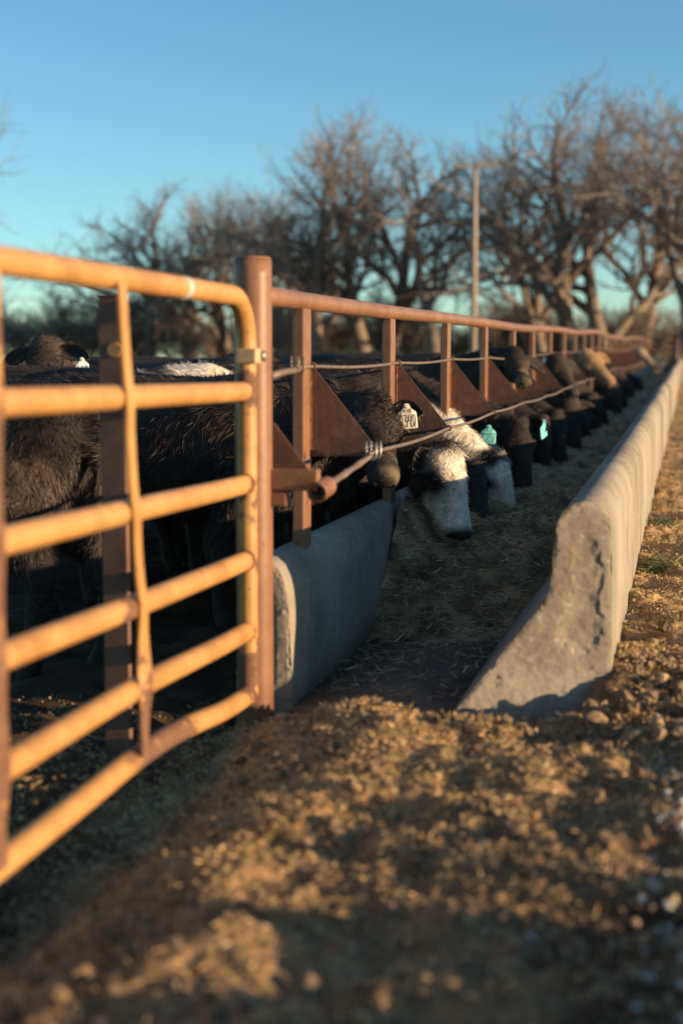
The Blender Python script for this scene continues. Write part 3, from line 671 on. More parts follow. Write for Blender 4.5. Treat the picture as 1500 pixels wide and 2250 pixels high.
def cow(label, poll, muz, body, head_deg=0, scale=1.0, style='black', hint=None, hairs=14000, tags=(), ear_tips=None, voxel=0.022, zoff=0.0, hs=1.0, dirt=0.0, group='cattle at the feed bunk', seed=0):
    """poll, muz: world points; body: (X, Y) of the trunk centre; head_deg: 0 faces +X (the bunk)"""
    rs = np.random.default_rng(100+seed)
    gz0 = float(ground_h(np.array([body[0]]), np.array([body[1]]), False)[0]) + zoff
    org = np.array([body[0], body[1], gz0]); th = math.radians(head_deg)
    fw = np.array([math.cos(th), math.sin(th), 0]); lf = np.array([-math.sin(th), math.cos(th), 0]); up = np.array([0, 0, 1.0]); s = scale
    def L(x, y, z): return org + (fw*x+lf*y+up*z)*s
    fat = 1.0+0.05*rs.normal()
    TR = [(-.80, .97, .07, .10), (-.76, .94, .15, .18), (-.62, .90, .22, .255), (-.42, .86, .255, .295), (-.15, .81, .285, .33), (.10, .80, .285, .335), (.32, .83, .25, .33), (.50, .87, .21, .30), (.62, .87, .155, .25), (.70, .86, .09, .16)]
    pcs = [loft([(L(x, 0, z), lf*ry*s*fat, up*rz*s) for x, z, ry, rz in TR], 24)]
    poll = np.asarray(poll, float); muz = np.asarray(muz, float)
    a = nrm(muz-poll); HL = np.linalg.norm(muz-poll)
    hint = fw+up if hint is None else np.asarray(hint, float)
    n = nrm(hint-a*np.dot(hint, a)); lat = np.cross(n, a)       # lateral: animal's left
    # neck
    sh = L(.50, 0, .90); nk = bez(sh, sh+(fw*0.24+up*(-0.05 if poll[2] < gz0+0.95*s else (0.03 if poll[2] < gz0+1.3*s else 0.2)))*s, poll-a*0.02*s-n*0.06-fw*0.16, poll+a*0.06-n*0.07, 9)
    rings = []
    for k, p in enumerate(nk):
        t = k/8; tt = nrm(nk[min(k+1, 8)]-nk[max(k-1, 0)])
        sd = nrm(lf*(1-t)+lat*t); sd = nrm(sd-tt*np.dot(sd, tt)); uv = np.cross(tt, sd)
        rings.append((p, sd*(.155*(1-t)+.085*t)*s, uv*(.245*(1-t)**1.3+.105*(1-(1-t)**1.3))*s))
    pcs.append(loft(rings, 18))
    # dewlap / brisket
    pcs.append(limb([L(.40, 0, .60), L(.60, 0, .60), L(.74, 0, .72)], [.11*s, .115*s, .07*s]))
    # head
    k = HL/0.46*hs
    hc = [(poll+a*t*HL-n*(hh*k*0.92-0.055*k), lat*w_*k, n*hh*k) for t, w_, hh in HEAD]
    pcs.append(loft(hc, 20))
    for sgn in (-1, 1):                                          # brow, nostril wings
        pcs.append(limb([poll+a*.26*HL+lat*sgn*.075*k+n*.018*k, poll+a*.33*HL+lat*sgn*.092*k+n*.008*k, poll+a*.40*HL+lat*sgn*.085*k-n*.002*k], [.024*k, .030*k, .024*k], 10))
        pcs.append(limb([poll+a*.90*HL+lat*sgn*.034*k+n*.004*k, poll+a*.97*HL+lat*sgn*.036*k-n*.008*k], [.026*k, .022*k], 10))
    # legs
    for sgn in (-1, 1):
        j = rs.normal(0, .04, 4)
        pcs.append(limb([L(.46, sgn*.13, .80), L(.45, sgn*.15, .62), L(.43+j[0], sgn*.15, .42), L(.44+j[0], sgn*.15, .36), L(.43+j[0], sgn*.15, .20), L(.44+j[0], sgn*.15, .09), L(.47+j[0], sgn*.15, .035), L(.48+j[0], sgn*.15, .0)], np.array([.14, .105, .062, .056, .040, .044, .052, .056])*s))
        pcs.append(limb([L(-.55, sgn*.12, .84), L(-.54, sgn*.15, .68), L(-.58+j[1]*.4, sgn*.16, .54), L(-.71+j[1], sgn*.16, .41), L(-.70+j[1], sgn*.16, .34), L(-.67+j[1], sgn*.16, .18), L(-.66+j[1], sgn*.16, .08), L(-.63+j[1], sgn*.16, .035), L(-.62+j[1], sgn*.16, .0)], np.array([.20, .175, .115, .064, .055, .044, .046, .052, .056])*s))
    pcs.append(limb([L(-.77, 0, 1.06), L(-.83, 0, .98), L(-.85, .01, .80), L(-.84, .02, .60), L(-.83, .02, .44), L(-.83, .02, .32)], np.array([.045, .036, .028, .026, .040, .022])*s))
    V, T, _ = join_arrays(pcs); V, T = remesh(V, T, voxel, 5)
    # ears: cupped leaves rooted in the head
    ears = []; tips = []
    for e_, sgn in enumerate((1, -1)):
        b0 = poll+a*.10*HL+lat*sgn*.075*k-n*.035*k
        if ear_tips and ear_tips[e_] is not None: tip = np.asarray(ear_tips[e_], float)
        else: tip = b0+nrm(lat*sgn+a*(.15+.15*rs.random())-n*.30)*.20*k - up*0.03
        d = tip-b0; dl = np.linalg.norm(d); d = d/dl; dl = min(dl, .23*k); wv = nrm(np.cross(d, n)); on = np.cross(wv, d); on = on if np.dot(on, n) > 0 else -on
        U = np.linspace(0, 1, 9); Vv = np.linspace(-1, 1, 9); wp = np.interp(U, [0, .15, .45, .7, .9, 1], [.028, .042, .060, .056, .032, .006])*k
        grid = []
        for side in (0.006, -0.006):
            for u_, w_ in zip(U, wp):
                for v_ in Vv: grid.append(b0+d*u_*dl+wv*v_*w_+on*((v_*v_-0.6)*w_*0.75+side*k*(1-0.6*u_)) - up*0.03*u_*u_)
        grid = np.array(grid); tr = []
        for g_ in (0, 1):
            for i in range(8):
                for j_ in range(8):
                    q = g_*81+i*9+j_; q = (q, q+1, q+10, q+9)
                    t2 = [(q[0], q[1], q[2]), (q[0], q[2], q[3])]; tr += t2 if g_ == 0 else [x[::-1] for x in t2]
        per = [j_ for j_ in range(9)]+[i*9+8 for i in range(1, 9)]+[72+j_ for j_ in range(7, -1, -1)]+[i*9 for i in range(7, 0, -1)]
        for p_, q_ in zip(per, per[1:]+per[:1]): tr += [(p_, p_+81, q_+81), (p_, q_+81, q_)]
        ears.append((grid, np.array(tr))); tips.append((b0, d, dl, on))
    nb = len(V)
    V, T, _ = join_arrays([(V, T)]+ears)
    # coat colours
    def coat(P, ear=None):
        r_ = P-poll; t = r_@a/HL; h = r_@n; wl = r_@lat; nz = fbm(P[:, 0]*14+P[:, 2]*9, P[:, 1]*14+P[:, 2]*11, 3, 200+seed)
        c = np.repeat(BLACK[None], len(P), 0)*(1+0.35*nz[:, None])
        brn = np.clip(fbm(P[:, 0]*2.5, P[:, 1]*2.5+P[:, 2]*4, 2, 300+seed)*1.5+0.25, 0, .85)[:, None]; c = c+(BROWN-c)*brn
        inhead = (np.linalg.norm(r_-a*np.clip(t, 0, 1)[:, None]*HL, axis=1) < 0.26) & (t > -.15)
        def put(mask, col): 
            m = np.clip(mask*12+0.5, 0, 1)[:, None]; return c+(np.asarray(col)-c)*m
        if style == 'baldy':
            m = np.minimum.reduce([t-.045+nz*.10, h+.035+nz*.05+np.clip(t-.42, 0, 1)*.9, np.where(inhead, 1.0, -1)])
            c = put(m, WHITE)
            ey = poll+a*.40*HL+lat*np.sign(wl)[:, None]*.09*k-n*.035*k
            c = put(0.070*k-np.linalg.norm(P-ey, axis=1)+nz*.03, BLACK)
        elif style == 'whiteface':
            m = np.minimum(t-.02+nz*.08, np.where(inhead, 1.0, -1)); c = put(m, WHITE)
            ey = poll+a*.38*HL+lat*np.sign(wl)[:, None]*.095*k-n*.03*k
            c = put(0.030*k-np.linalg.norm(P-ey, axis=1), BROWN)
            dmin = np.min(np.linalg.norm(P[:, None]-(nk[4:]+np.array([0, 0, .06]))[None], axis=2), axis=1)
            crest = np.minimum(.135-dmin+nz*.05, P[:, 2]-np.interp(dmin*0, [0], [0])-nk[:, 2].min()-.04)
            c = put(np.where(t < .05, crest, -1), WHITE)
            c = put(np.minimum.reduce([.10-np.abs(t+.02)+nz*.1, .08-np.abs(h)+0*t, np.where(inhead, 1., -1)]), BLACK)
        elif style == 'whiteback':
            c = put(np.minimum(P[:, 2]-org[2]-1.02*s+nz*.08, .17-np.abs((P-org)@fw-.42)+nz*.3), WHITE*0.95)
        elif style in ('tan', 'cream'):
            b_ = TAN if style == 'tan' else CREAM; c = np.repeat(b_[None], len(P), 0)*(1+0.45*nz[:, None])
        if style in ('black', 'baldy', 'whiteback'): 
            c = put(np.where(inhead, t-.93, -1), MUZ)
        if style == 'whiteface': c = put(np.where(inhead, t-.93, -1), np.array([.20, .13, .10]))
        if dirt > 0: c = put(np.where(inhead, t-.86+nz*.6, -1)*dirt, np.array([0.115, 0.082, 0.045])*(1+nz[:, None]))
        # ears a little lighter at the rim
        low = np.clip((.16-(P[:, 2]-gz0))*8, 0, 1)[:, None]; c = c+(np.array([.04, .03, .024])-c)*low
        if ear is not None: c[ear] = ((BLACK*1.5 if style not in ('tan', 'cream') else TAN)*(1+.4*nz[:, None]))[ear]
        return np.clip(c, .006, .9)
    C = coat(V, np.arange(len(V)) >= nb)
    root = empty('cow', Vector(org)); tag(root, label, 'cow', group)
    link('body', fast_mesh('body', V-org, T, M['coat'], True, C), root)
    # hair strips
    if hairs:
        tri = V[T]; ar = np.linalg.norm(np.cross(tri[:, 1]-tri[:, 0], tri[:, 2]-tri[:, 0]), axis=1); nm = nrm(np.cross(tri[:, 1]-tri[:, 0], tri[:, 2]-tri[:, 0]))
        cen = tri.mean(1); vis = np.clip(np.einsum('ij,ij->i', nm, nrm(O-cen))+.45, .04, 1)
        hd = np.exp(-(np.min(np.linalg.norm(cen[:, None]-np.stack([poll, poll+a*.3*HL, poll+a*.7*HL])[None], axis=2), axis=1)/.22)**2)
        wgt = ar*vis*(1+1.6*hd)*(cen[:, 2] > gz0+.25); wgt /= wgt.sum(); idx = rs.choice(len(T), hairs, p=wgt)
        b1 = rs.random(hairs); b2 = rs.random(hairs); fl_ = b1+b2 > 1; b1[fl_] = 1-b1[fl_]; b2[fl_] = 1-b2[fl_]
        P = tri[idx, 0]+(tri[idx, 1]-tri[idx, 0])*b1[:, None]+(tri[idx, 2]-tri[idx, 0])*b2[:, None]; Nn = nm[idx]
        t = (P-poll)@a/HL; ish = np.exp(-(np.linalg.norm(P-(poll+a*np.clip(t, 0, 1)[:, None]*HL), axis=1)/.17)**4)
        cl = np.stack([fbm(P[:, 0]*10, P[:, 2]*10+P[:, 1]*7, 2, 400+seed+q) for q in range(3)], 1)       # locks share a direction
        flow = (-fw*.55-up*.9)[None]*(1-ish[:, None])+(a*.8)[None]*ish[:, None]+cl*2.8
        flow = flow-Nn*np.einsum('ij,ij->i', flow, Nn)[:, None]
        D = nrm(nrm(flow)+Nn*(.30+.25*rs.random((hairs, 1)))+rs.normal(0, .26, (hairs, 3)))
        Wd = np.cross(D, Nn+rs.normal(0, .45, (hairs, 3)))
        pollt = np.exp(-((t-.02)/.16)**2)*ish
        ln = (.034+.02*rs.random(hairs))*(1-ish)+(.014+.010*rs.random(hairs))*ish*np.where(t > .8, .4, 1)+.040*pollt*rs.random(hairs)
        isear = idx >= len(T)-2*(len(ears[0][1])); ln = np.where(isear, .028, ln)
        hv = strips(P-Nn*.002, D, Wd, ln, .0007+.0008*rs.random(hairs), coat(P, isear)*(.75+.9*rs.random((hairs, 1))**2), cl*.9+rs.normal(0, .15, (hairs, 3))-up*.15)
        link('hair', fast_mesh('hair', hv[0]-org, hv[1], M['hair'], False, hv[2]), root)
    # eyes, nostrils
    for sgn in (-1, 1):
        bm = bmesh.new(); bmesh.ops.create_icosphere(bm, subdivisions=2, radius=.021*k)
        for v in bm.verts: v.co += Vector(poll+a*.375*HL+lat*sgn*.094*k-n*.022*k-org)
        bm_obj('eye', bm, M['eye'], root, True)
        bm = bmesh.new(); bmesh.ops.create_icosphere(bm, subdivisions=2, radius=.013*k)
        for v in bm.verts: v.co = Vector(np.array(v.co)*1.0+poll+a*.985*HL+lat*sgn*.040*k-n*.010*k-org)
        bm_obj('nostril', bm, M['nostril'], root, True)
    for tg in tags:
        ear = tips[tg['ear']]; pos = tg.get('pos')
        if pos is None: pos = ear[0]+ear[1]*ear[2]*.62+ear[3]*.014 - up*.02
        ear_tag(root, org, pos, tg['face'], tg.get('w', .082), tg.get('h', .112), M[tg['mat']], tg.get('text'), tg.get('small'), tg.get('roll', 0))
    return root
def camdir(p): d = O-np.asarray(p); d[2] = 0; return nrm(d)

# cow with tag 2340: head through the first gap, face turned to the camera
p3, m3 = onX(818, 880, -1.34), onX(846, 1062, -1.215)
e3 = near_ray(930, 893, p3+np.array([.12, 0, 0])); t3 = near_ray(893, 893, p3+np.array([.12, 0, 0]), .05)
cow('black shaggy cow with cream 2340 ear tag, feed crusted on its muzzle', p3, m3, (-2.36, float(p3[1])+.22), -12, 1.0, 'black', (0.55, -1.0, 0.75), 30000,
    [dict(ear=0, pos=t3, face=camdir(t3)+np.array([.12, 0, .1]), w=.082, h=.108, mat='tagcream', text='2340', small='4-13', roll=-.09)], (e3, near_ray(735, 905, p3)), .018, dirt=1.0, seed=1)
# white faced cow eating below the lower cable
p, m = HD['baldy']
cow('black cow with white blaze face and black eye patch, muzzle down in the feed', p, m, (-2.30, float(p[1])+.10), -4, 1.0, 'baldy', (1.0, -.30, .25), 30000, ear_tips=(None, near_ray(905, 1015, p-np.array([0, .1, 0]))), voxel=.016, hs=1.14, seed=2)
p, m = HD['mid']
cow('all black cow eating between the two white faced cows', p, m, (-2.28, float(p[1])+.12), 2, .98, 'black', (1.0, -.2, .3), 12000, seed=3)
p, m = HD['white']
cow('cow with white crest, white face and dark eye, black poll, eating at the bunk', p, m, (-2.30, float(p[1])+.10), -3, 1.04, 'whiteface', (1.0, -.30, .4), 22000, seed=4, hs=1.2, voxel=.018)
p, m = HD['teal']
te, te2 = near_ray(1074, 938, p, .16), near_ray(1194, 926, p, .03)
cow('black curly-polled cow with two teal ear tags, the nearer reading 3227', p, m, (-2.36, float(p[1])+.25), -8, 1.0, 'black', (.55, -1.0, .6), 16000,
    [dict(ear=1, pos=te, face=camdir(te)+np.array([.2, 0, 0.]), w=.098, h=.118, mat='tagteal', text='3227', small='4-1', roll=.05), dict(ear=0, pos=te2, face=(1, -.35, 0), w=.09, h=.12, mat='tagteal', text=None, roll=-.3)], (near_ray(1204, 922, p), near_ray(1066, 932, p)), seed=5)
p, m = HD['tealb']
cow('black cow eating between the teal-tagged cow and the blue-tagged cow', p, m, (-2.34, float(p[1])+.12), 1, 1.0, 'black', (1., -.45, .5), 6000, seed=12)
p, m = HD['blue']
tb = near_ray(1236, 958, p, .06)
cow('black cow with a small blue tag, eating beyond the teal-tagged cow', p, m, (-2.32, float(p[1])+.15), -3, 1.0, 'black', (1., -.5, .5), 6000, [dict(ear=1, pos=tb, face=(1, -.5, 0), w=.07, h=.09, mat='tagblue')], (None, near_ray(1232, 945, p, .05)), seed=6)
# heads held up behind the fence
p, m = head_at(1126, 772, -1.30, 1152, 845, (.10, -.30, -.28))
cow('black cow with dirty yellowish muzzle, head raised behind the fence plates', p, m, (-2.42, float(p[1])+.25), -8, 1.06, 'black', (.3, -1., 1.), 8000, dirt=1.0, seed=7)
p, m = head_at(1222, 784, -1.28, 1262, 872, (.20, -.18, -.36))
tw = near_ray(1196, 788, p, .04)
cow('dark brown cow with a white ear tag, head level behind the second plate row', p, m, (-2.42, float(p[1])+.2), -6, 1.04, 'black', (.6, -1., 1.), 6000, [dict(ear=1, pos=tw, face=camdir(tw), w=.11, h=.14, mat='tagwhite')], (None, near_ray(1184, 790, p)), seed=8)
p, m = head_at(1286, 778, -1.22, 1346, 850, (.34, -.16, -.36), .52)
cow('tan cow with sunlit face reaching over the fence', p, m, (-2.40, float(p[1])+.3), -5, .95, 'tan', (.35, -1., .8), 6000, ear_tips=(None, near_ray(1258, 800, p)), hs=1.1, seed=9)
p, m = head_at(1404, 768, -1.22, 1432, 800, (.36, -.1, -.30), .55)
cow('cream cow at the far end of the bunk with a teal tag', p, m, (-2.5, float(p[1])+.3), -5, .95, 'cream', (.5, -1., 1.), 1500, [dict(ear=1, face=(.5, -1, 0), w=.11, h=.15, mat='tagteal')], seed=10, voxel=.03)
# more heads down along the bunk
for q, (lb, x0, y0, x1, y1, X0, nh) in enumerate(FAR):
    p, m = head_at(x0, y0, X0, x1, y1); p = p+np.array([0, 0, (.05, -.03, .02, -.04, .03, 0, .02, 0)[q]])
    cow(lb, p, m, (-2.33+.05*(q % 2), float(p[1])+.12), (-12, 6, -3, -14, 4, -8, 0, 2)[q], 1.0, 'black', ((.5, -1, .6), (1, -.1, .4), (.6, -1, .8), (.9, -.5, .5))[q % 4], nh, seed=20+q, hs=1.18, voxel=.026)
# cattle standing in the pen behind the gate
def pen(label, x, y, deg, headup, style='black', hairs=12000, sc=1.0, seed=0, vox=.022, **k):
    th = math.radians(deg); fw = np.array([math.cos(th), math.sin(th), 0]); g0 = float(ground_h(np.array([x]), np.array([y]), False)[0])
    c = np.array([x, y, g0]); poll_ = c+fw*(.98 if headup else 1.05)*sc+np.array([0, 0, 1.26*sc if headup else .86*sc]); mz = poll_+fw*.28+np.array([0, 0, -.36])
    return cow(label, k.pop('poll', poll_), k.pop('muz', mz), (x, y), deg, sc, style, None, hairs, voxel=vox, group='cattle in the pen', seed=seed, **k)
ph = onY(95, 752, 7.6); mh = ph+np.array([.10, -.22, -.36])
th_ = onY(180, 790, 7.45)
pen('black cow looking over another cow\'s back, white tag in its ear, behind the gate', float(ph[0])-.25, float(ph[1])+1.0, -76, True, hairs=14000, seed=31, poll=ph, muz=mh,
    ear_tips=(onY(212, 778, 7.6), onY(-12, 800, 7.6)), tags=[dict(ear=0, pos=th_, face=camdir(th_)+np.array([.25, 0, 0]), w=.075, h=.11, mat='tagwhite', text='110', roll=-.1)])
pen('black shaggy cow turned away with hanging tail, left side of the gate', -2.98, 5.28, 163, False, hairs=30000, seed=32, sc=1.0)
pen('dark cow with a white patch along its back, behind the nearest shaggy cow', -3.05, 7.35, 8, False, 'whiteback', 9000, 1.03, 33)
pen('black cow standing in the pen with only its back showing above the others', -3.6, 9.2, 160, False, 'black', 3000, 1.05, 34)
pen('black cow deep in the pen behind the first fence uprights', -3.9, 11.2, 20, False, 'black', 2500, 1.05, 35)
pen('dark cow deep in the pen beyond the utility pole line', -4.1, 14.2, 170, False, 'black', 1500, 1.06, 36, .028)
pen('farthest dark cow in the pen, back level with the fence', -4.2, 18.0, 10, False, 'black', 1000, 1.06, 37, .028)

# ------------------------------------------------------------------ bare trees
def grow(seed, H, r0, spread=0.55, fork=0.28, lean=(0, 0), levels=4, kids=(6, 5, 6, 4), multi=1, trop=0.03):
    rr = np.random.default_rng(seed); segs = []
    def branch(p, d, L, r, lev):
        n = 5 if lev < 2 else (4 if lev < 3 else 3); pts = [p]; rad = [r]; dirs = [d]
        for k in range(n):
            d = nrm(d + rr.normal(0, .20 if lev else .09, 3) + np.array([0, 0, trop*(1 if lev else 0)])); p = p+d*L/n
            pts.append(p); rad.append(r*(1-(.62 if lev else .55)*(k+1)/n)); dirs.append(d)
        segs.append((np.array(pts), np.array(rad), lev))
        if lev >= levels: return
        nk_ = kids[lev]; f0 = fork if lev == 0 else .25
        for q in range(nk_):
            f = f0+(1-f0)*(q+rr.random())/nk_; j = min(int(f*n), n-1); u = f*n-j
            bp = pts[j]*(1-u)+pts[j+1]*u; br = (rad[j]*(1-u)+rad[j+1]*u)
            dd = dirs[j]; perp = nrm(np.cross(dd, rr.normal(0, 1, 3))); an = spread*(.7+.6*rr.random())*(1.0 if lev == 0 else 1.15)
            nd = nrm(dd*math.cos(an)+perp*math.sin(an)); 
            if lev < 2 and nd[2] < .05: nd[2] = abs(nd[2])*.4+.05; nd = nrm(nd)
            LL = L*(.66-.22*f)*(.75+.5*rr.random()) if lev else L*(1.02-.55*f)*(.75+.5*rr.random())
            branch(bp, nd, LL, max(br*(.74 if lev == 0 else .68), .010), lev+1)
        branch(pts[-1], dirs[-1], L*(.55 if lev == 0 else .5), max(rad[-1], .010), lev+1)
    for q in range(multi):
        a_ = rr.uniform(0, 6.28); o_ = np.array([math.cos(a_), math.sin(a_), 0])*(.25 if multi > 1 else 0)
        branch(o_*(1+q*.3), nrm(np.array([lean[0], lean[1], 1.0])+o_*(.9 if multi > 1 else 0)), H*.62*(1 if q == 0 else .6+.4*rr.random()), r0*(1 if multi == 1 else .7), 0)
    big = []; sm = []
    for P, R, lev in segs:
        sg = 9 if lev == 0 else (6 if lev == 1 else (4 if lev == 2 else 3)); v, t = tube_arrays(P, np.maximum(R, .011), sg, lev < 2)
        (big if lev < 2 else sm).append((v, t))
    def jn(l): return join_arrays(l)[:2]
    return jn(big), jn(sm)
def tree_meshes(name, bark, **k):
    (bv, bt), (sv, st) = grow(**k)
    return fast_mesh(name+'_trunk', bv, bt, M[bark], True), fast_mesh(name+'_crown', sv, st, M['twig'], False), float(max(bv[:, 2].max(), sv[:, 2].max()))
TM = {'broad': tree_meshes('broad', 'bark', seed=3, H=13, r0=.52, spread=.80, fork=.22), 'vase': tree_meshes('vase', 'barkpale', seed=8, H=13, r0=.48, spread=.66, fork=.16),
      'lean': tree_meshes('lean', 'bark', seed=14, H=12, r0=.50, spread=.75, fork=.30, lean=(-.22, 0)), 'tall': tree_meshes('tall', 'barkpale', seed=21, H=14, r0=.44, spread=.58, fork=.20),
      'wide': tree_meshes('wide', 'bark', seed=29, H=12, r0=.55, spread=.98, fork=.22, trop=.03), 'snag': tree_meshes('snag', 'bark', seed=33, H=9, r0=.42, spread=.5, fork=.45, kids=(4, 4, 3, 3), lean=(.05, 0)),
      'brush': tree_meshes('brush', 'barkpale', seed=41, H=5, r0=.10, spread=.60, fork=.10, multi=6, levels=3, kids=(8, 7, 6), trop=.04),
      'thicket': tree_meshes('thicket', 'bark', seed=47, H=6, r0=.13, spread=.5, fork=.12, multi=5, levels=3, kids=(9, 8, 6), trop=.04)}
def plant(kind, px_x, D, top_px, rot, label, cat, group, name):
    """stand a tree on the ground in the direction of pixel column px_x, D metres away, its top at pixel row top_px"""
    d = ray(px_x, 757); d = d/np.hypot(d[0], d[1]); x, y = d[0]*D, d[1]*D
    g0 = float(ground_h(np.array([x]), np.array([y]), False)[0]) if y < 120 else float(dz(120))
    depth = x*_f[0]+y*_f[1]; tz = CAM_H + (797-top_px)*depth/F*(1.10 if cat == 'tree' else 1.0)
    tr, cr, h = TM[kind]; o = empty(name, (x, y, g0-.12), rot); o.scale = (max(.55, min(1.6, (tz-g0)/h)),)*3
    tag(o, label, cat, group); link('trunk', tr, o); link('crown', cr, o); return o
TREES = [('wide', 690, 74, 300, 2.6, 'wide bare tree whose long limbs reach left against the sky, left of the utility pole'), ('vase', 800, 78, 262, .7, 'tallest pale-limbed bare tree behind the middle of the fence'),
         ('broad', 846, 80, 290, 4.2, 'bare tree with dense twigs right of the tallest pale-limbed one'), ('snag', 958, 70, 420, 1.9, 'dark forked bare tree just left of the utility pole'),
         ('tall', 1195, 76, 330, 3.3, 'slender pale bare tree just right of the utility pole'), ('broad', 1262, 72, 232, 1.2, 'big bare tree with a broad twiggy crown, right of the utility pole'),
         ('vase', 1335, 76, 225, 5.2, 'tall bare tree beside the big broad one near the fence end'), ('tall', 1400, 80, 260, .4, 'tall narrow bare tree above the far end of the fence'),
         ('lean', 1470, 66, 205, 2.2, 'dark thick-trunked bare tree at the right edge of the picture'), ('broad', 1545, 70, 190, 3.9, 'bare tree half cut off by the right edge'),
         ('broad', 330, 92, 425, 2.0, 'low bare tree at the left end of the tree line'), ('wide', 420, 96, 440, 4.8, 'bare tree second from the left end of the tree line'),
         ('vase', 500, 94, 415, 1.0, 'round-crowned bare tree above the gate post'), ('tall', 585, 92, 430, 5.5, 'narrow bare tree just right of the gate post'),
         ('broad', 640, 95, 470, .2, 'low bare tree below the long reaching limbs'), ('vase', -380, 62, 190, 2.3, 'bare tree outside the left edge, only its branch tips showing')]
for q, (kd, xx, D, top, rot, lb) in enumerate(TREES): plant(kd, xx, D, top, rot, lb, 'tree', 'bare trees of the windbreak', 'bare_tree')
ORD = 'first second third fourth fifth sixth seventh eighth ninth tenth eleventh twelfth thirteenth fourteenth fifteenth sixteenth seventeenth eighteenth nineteenth twentieth twenty-first twenty-second twenty-third twenty-fourth'.split()
rs = np.random.default_rng(5)
BX = [-20, 55, 120, 190, 255, 325, 395, 465, 540, 610, 680, 745, 815, 880, 945, 1000, 1075, 1130, 1190, 1245, 1310, 1365, 1420, 1490]
for q, xx in enumerate(BX):
    kd = ('brush', 'thicket')[q % 2]; top = 640+28*rs.normal() if xx > 230 else 625+20*rs.normal()
    if 940 < xx < 1060: top = 712
    plant(kd, xx, 84+10*rs.random()+(8 if xx < 600 else -6), top, rs.uniform(0, 6.28), 'leafless brown brush under the bare tree line, %s from the left edge of the picture' % ORD[q], 'shrub', 'brush under the windbreak', 'bare_shrub')
# utility pole
d = ray(1040, 757); d = d/np.hypot(d[0], d[1]); U = d*60; ug = float(dz(60))
pole = empty('utility_pole', (U[0], U[1], ug)); tag(pole, 'wooden utility pole with a single crossarm among the bare trees', 'utility pole')
dep = U[0]*_f[0]+U[1]*_f[1]; HP = CAM_H+(797-362)*dep/F-ug
tube('shaft', [(0, 0, -.1), (0, 0, HP*.5), (0, 0, HP)], [.135, .115, .09], M['wood'], pole, 14)
bm = box_bm(1.7, .09, .12, .01, (0, -.17, HP-.22)); bmesh.ops.rotate(bm, cent=(0, 0, 0), matrix=Matrix.Rotation(YAW*.6, 3, 'Z'), verts=bm.verts); arm = bm_obj('crossarm', bm, M['wood'], pole)
for x in (-.85, -.35, .35, .85):
    bm = bmesh.new(); bmesh.ops.create_cone(bm, cap_ends=True, segments=10, radius1=.06, radius2=.035, depth=.16)
    for v in bm.verts: v.co += Vector((x*math.cos(YAW*.6)+.17*math.sin(YAW*.6), -.17+x*math.sin(YAW*.6), HP-.07))
    bm_obj('insulator', bm, M['glassins'], arm)

# ------------------------------------------------------------------ loose ground cover
ICO_V = []; bm = bmesh.new(); bmesh.ops.create_icosphere(bm, subdivisions=1, radius=1)
bm.verts.ensure_lookup_table(); ICO = np.array([v.co for v in bm.verts]); ICOT = np.array([[v.index for v in f.verts] for f in bm.faces]); bm.free()
bm = bmesh.new(); bmesh.ops.create_icosphere(bm, subdivisions=2, radius=1); bm.verts.ensure_lookup_table()
ICO2 = np.array([v.co for v in bm.verts]); ICO2T = np.array([[v.index for v in f.verts] for f in bm.faces]); bm.free()
def lumps(X, Y, R, col, flat=.7, sink=.35, jag=.22, seed=0, hi=False):
    rs = np.random.default_rng(seed); n = len(X); base, tri = (ICO2, ICO2T) if hi else (ICO, ICOT); m = len(base)
    q = nrm(rs.normal(0, 1, (n, 4))); w_, x_, y_, z_ = q.T
    Rm = np.stack([1-2*(y_*y_+z_*z_), 2*(x_*y_-z_*w_), 2*(x_*z_+y_*w_), 2*(x_*y_+z_*w_), 1-2*(x_*x_+z_*z_), 2*(y_*z_-x_*w_), 2*(x_*z_-y_*w_), 2*(y_*z_+x_*w_), 1-2*(x_*x_+y_*y_)], 1).reshape(n, 3, 3)
    sc = np.stack([rs.uniform(.8, 1.35, n), rs.uniform(.7, 1.1, n), rs.uniform(.5, .95, n)*flat/.7], 1)
    B = base[None]*(1+jag*rs.normal(0, 1, (n, m, 1))*.6)*sc[:, None]; B = np.einsum('nij,nmj->nmi', Rm, B)
    Z = ground_h(X, Y); P = np.stack([X, Y, Z+R*(1-sink)*.6], 1)
    V = (P[:, None]+B*R[:, None, None]).reshape(-1, 3); T = (np.arange(n)[:, None, None]*m+tri[None]).reshape(-1, 3)
    return V, T, np.repeat(col, m, axis=0)
def pick(cols, p, n, rs): return np.array(cols)[rs.choice(len(cols), n, p=p)]*rs.uniform(.7, 1.25, (n, 1))
rs = np.random.default_rng(77); L_ = []
n = 24000; X = rs.uniform(-1.45, .35, n); X[:5000] = rs.uniform(-2.6, -1.4, 5000); Y = 1.75+3.0*rs.random(n)**.85
keep = ~((Y > 4.55) & (X < -.22) & (X > -1.5)); X, Y = X[keep], Y[keep]; n = len(X)
R = .0025+.0042*rs.random(n)**2.4+.006*(rs.random(n) < .04)
L_.append(lumps(X, Y, R, pick([(.30, .19, .10), (.20, .125, .068), (.44, .30, .165), (.09, .055, .03), (.34, .18, .10)], [.32, .26, .20, .18, .04], n, rs), seed=1))
n = 330; X = rs.uniform(-1.35, .30, n); Y = rs.uniform(1.8, 4.6, n); R = .010+.016*rs.random(n)**2
L_.append(lumps(X, Y, R, pick([(.19, .125, .072), (.26, .175, .10), (.13, .085, .05)], [.4, .35, .25], n, rs), jag=.3, seed=2, hi=True))
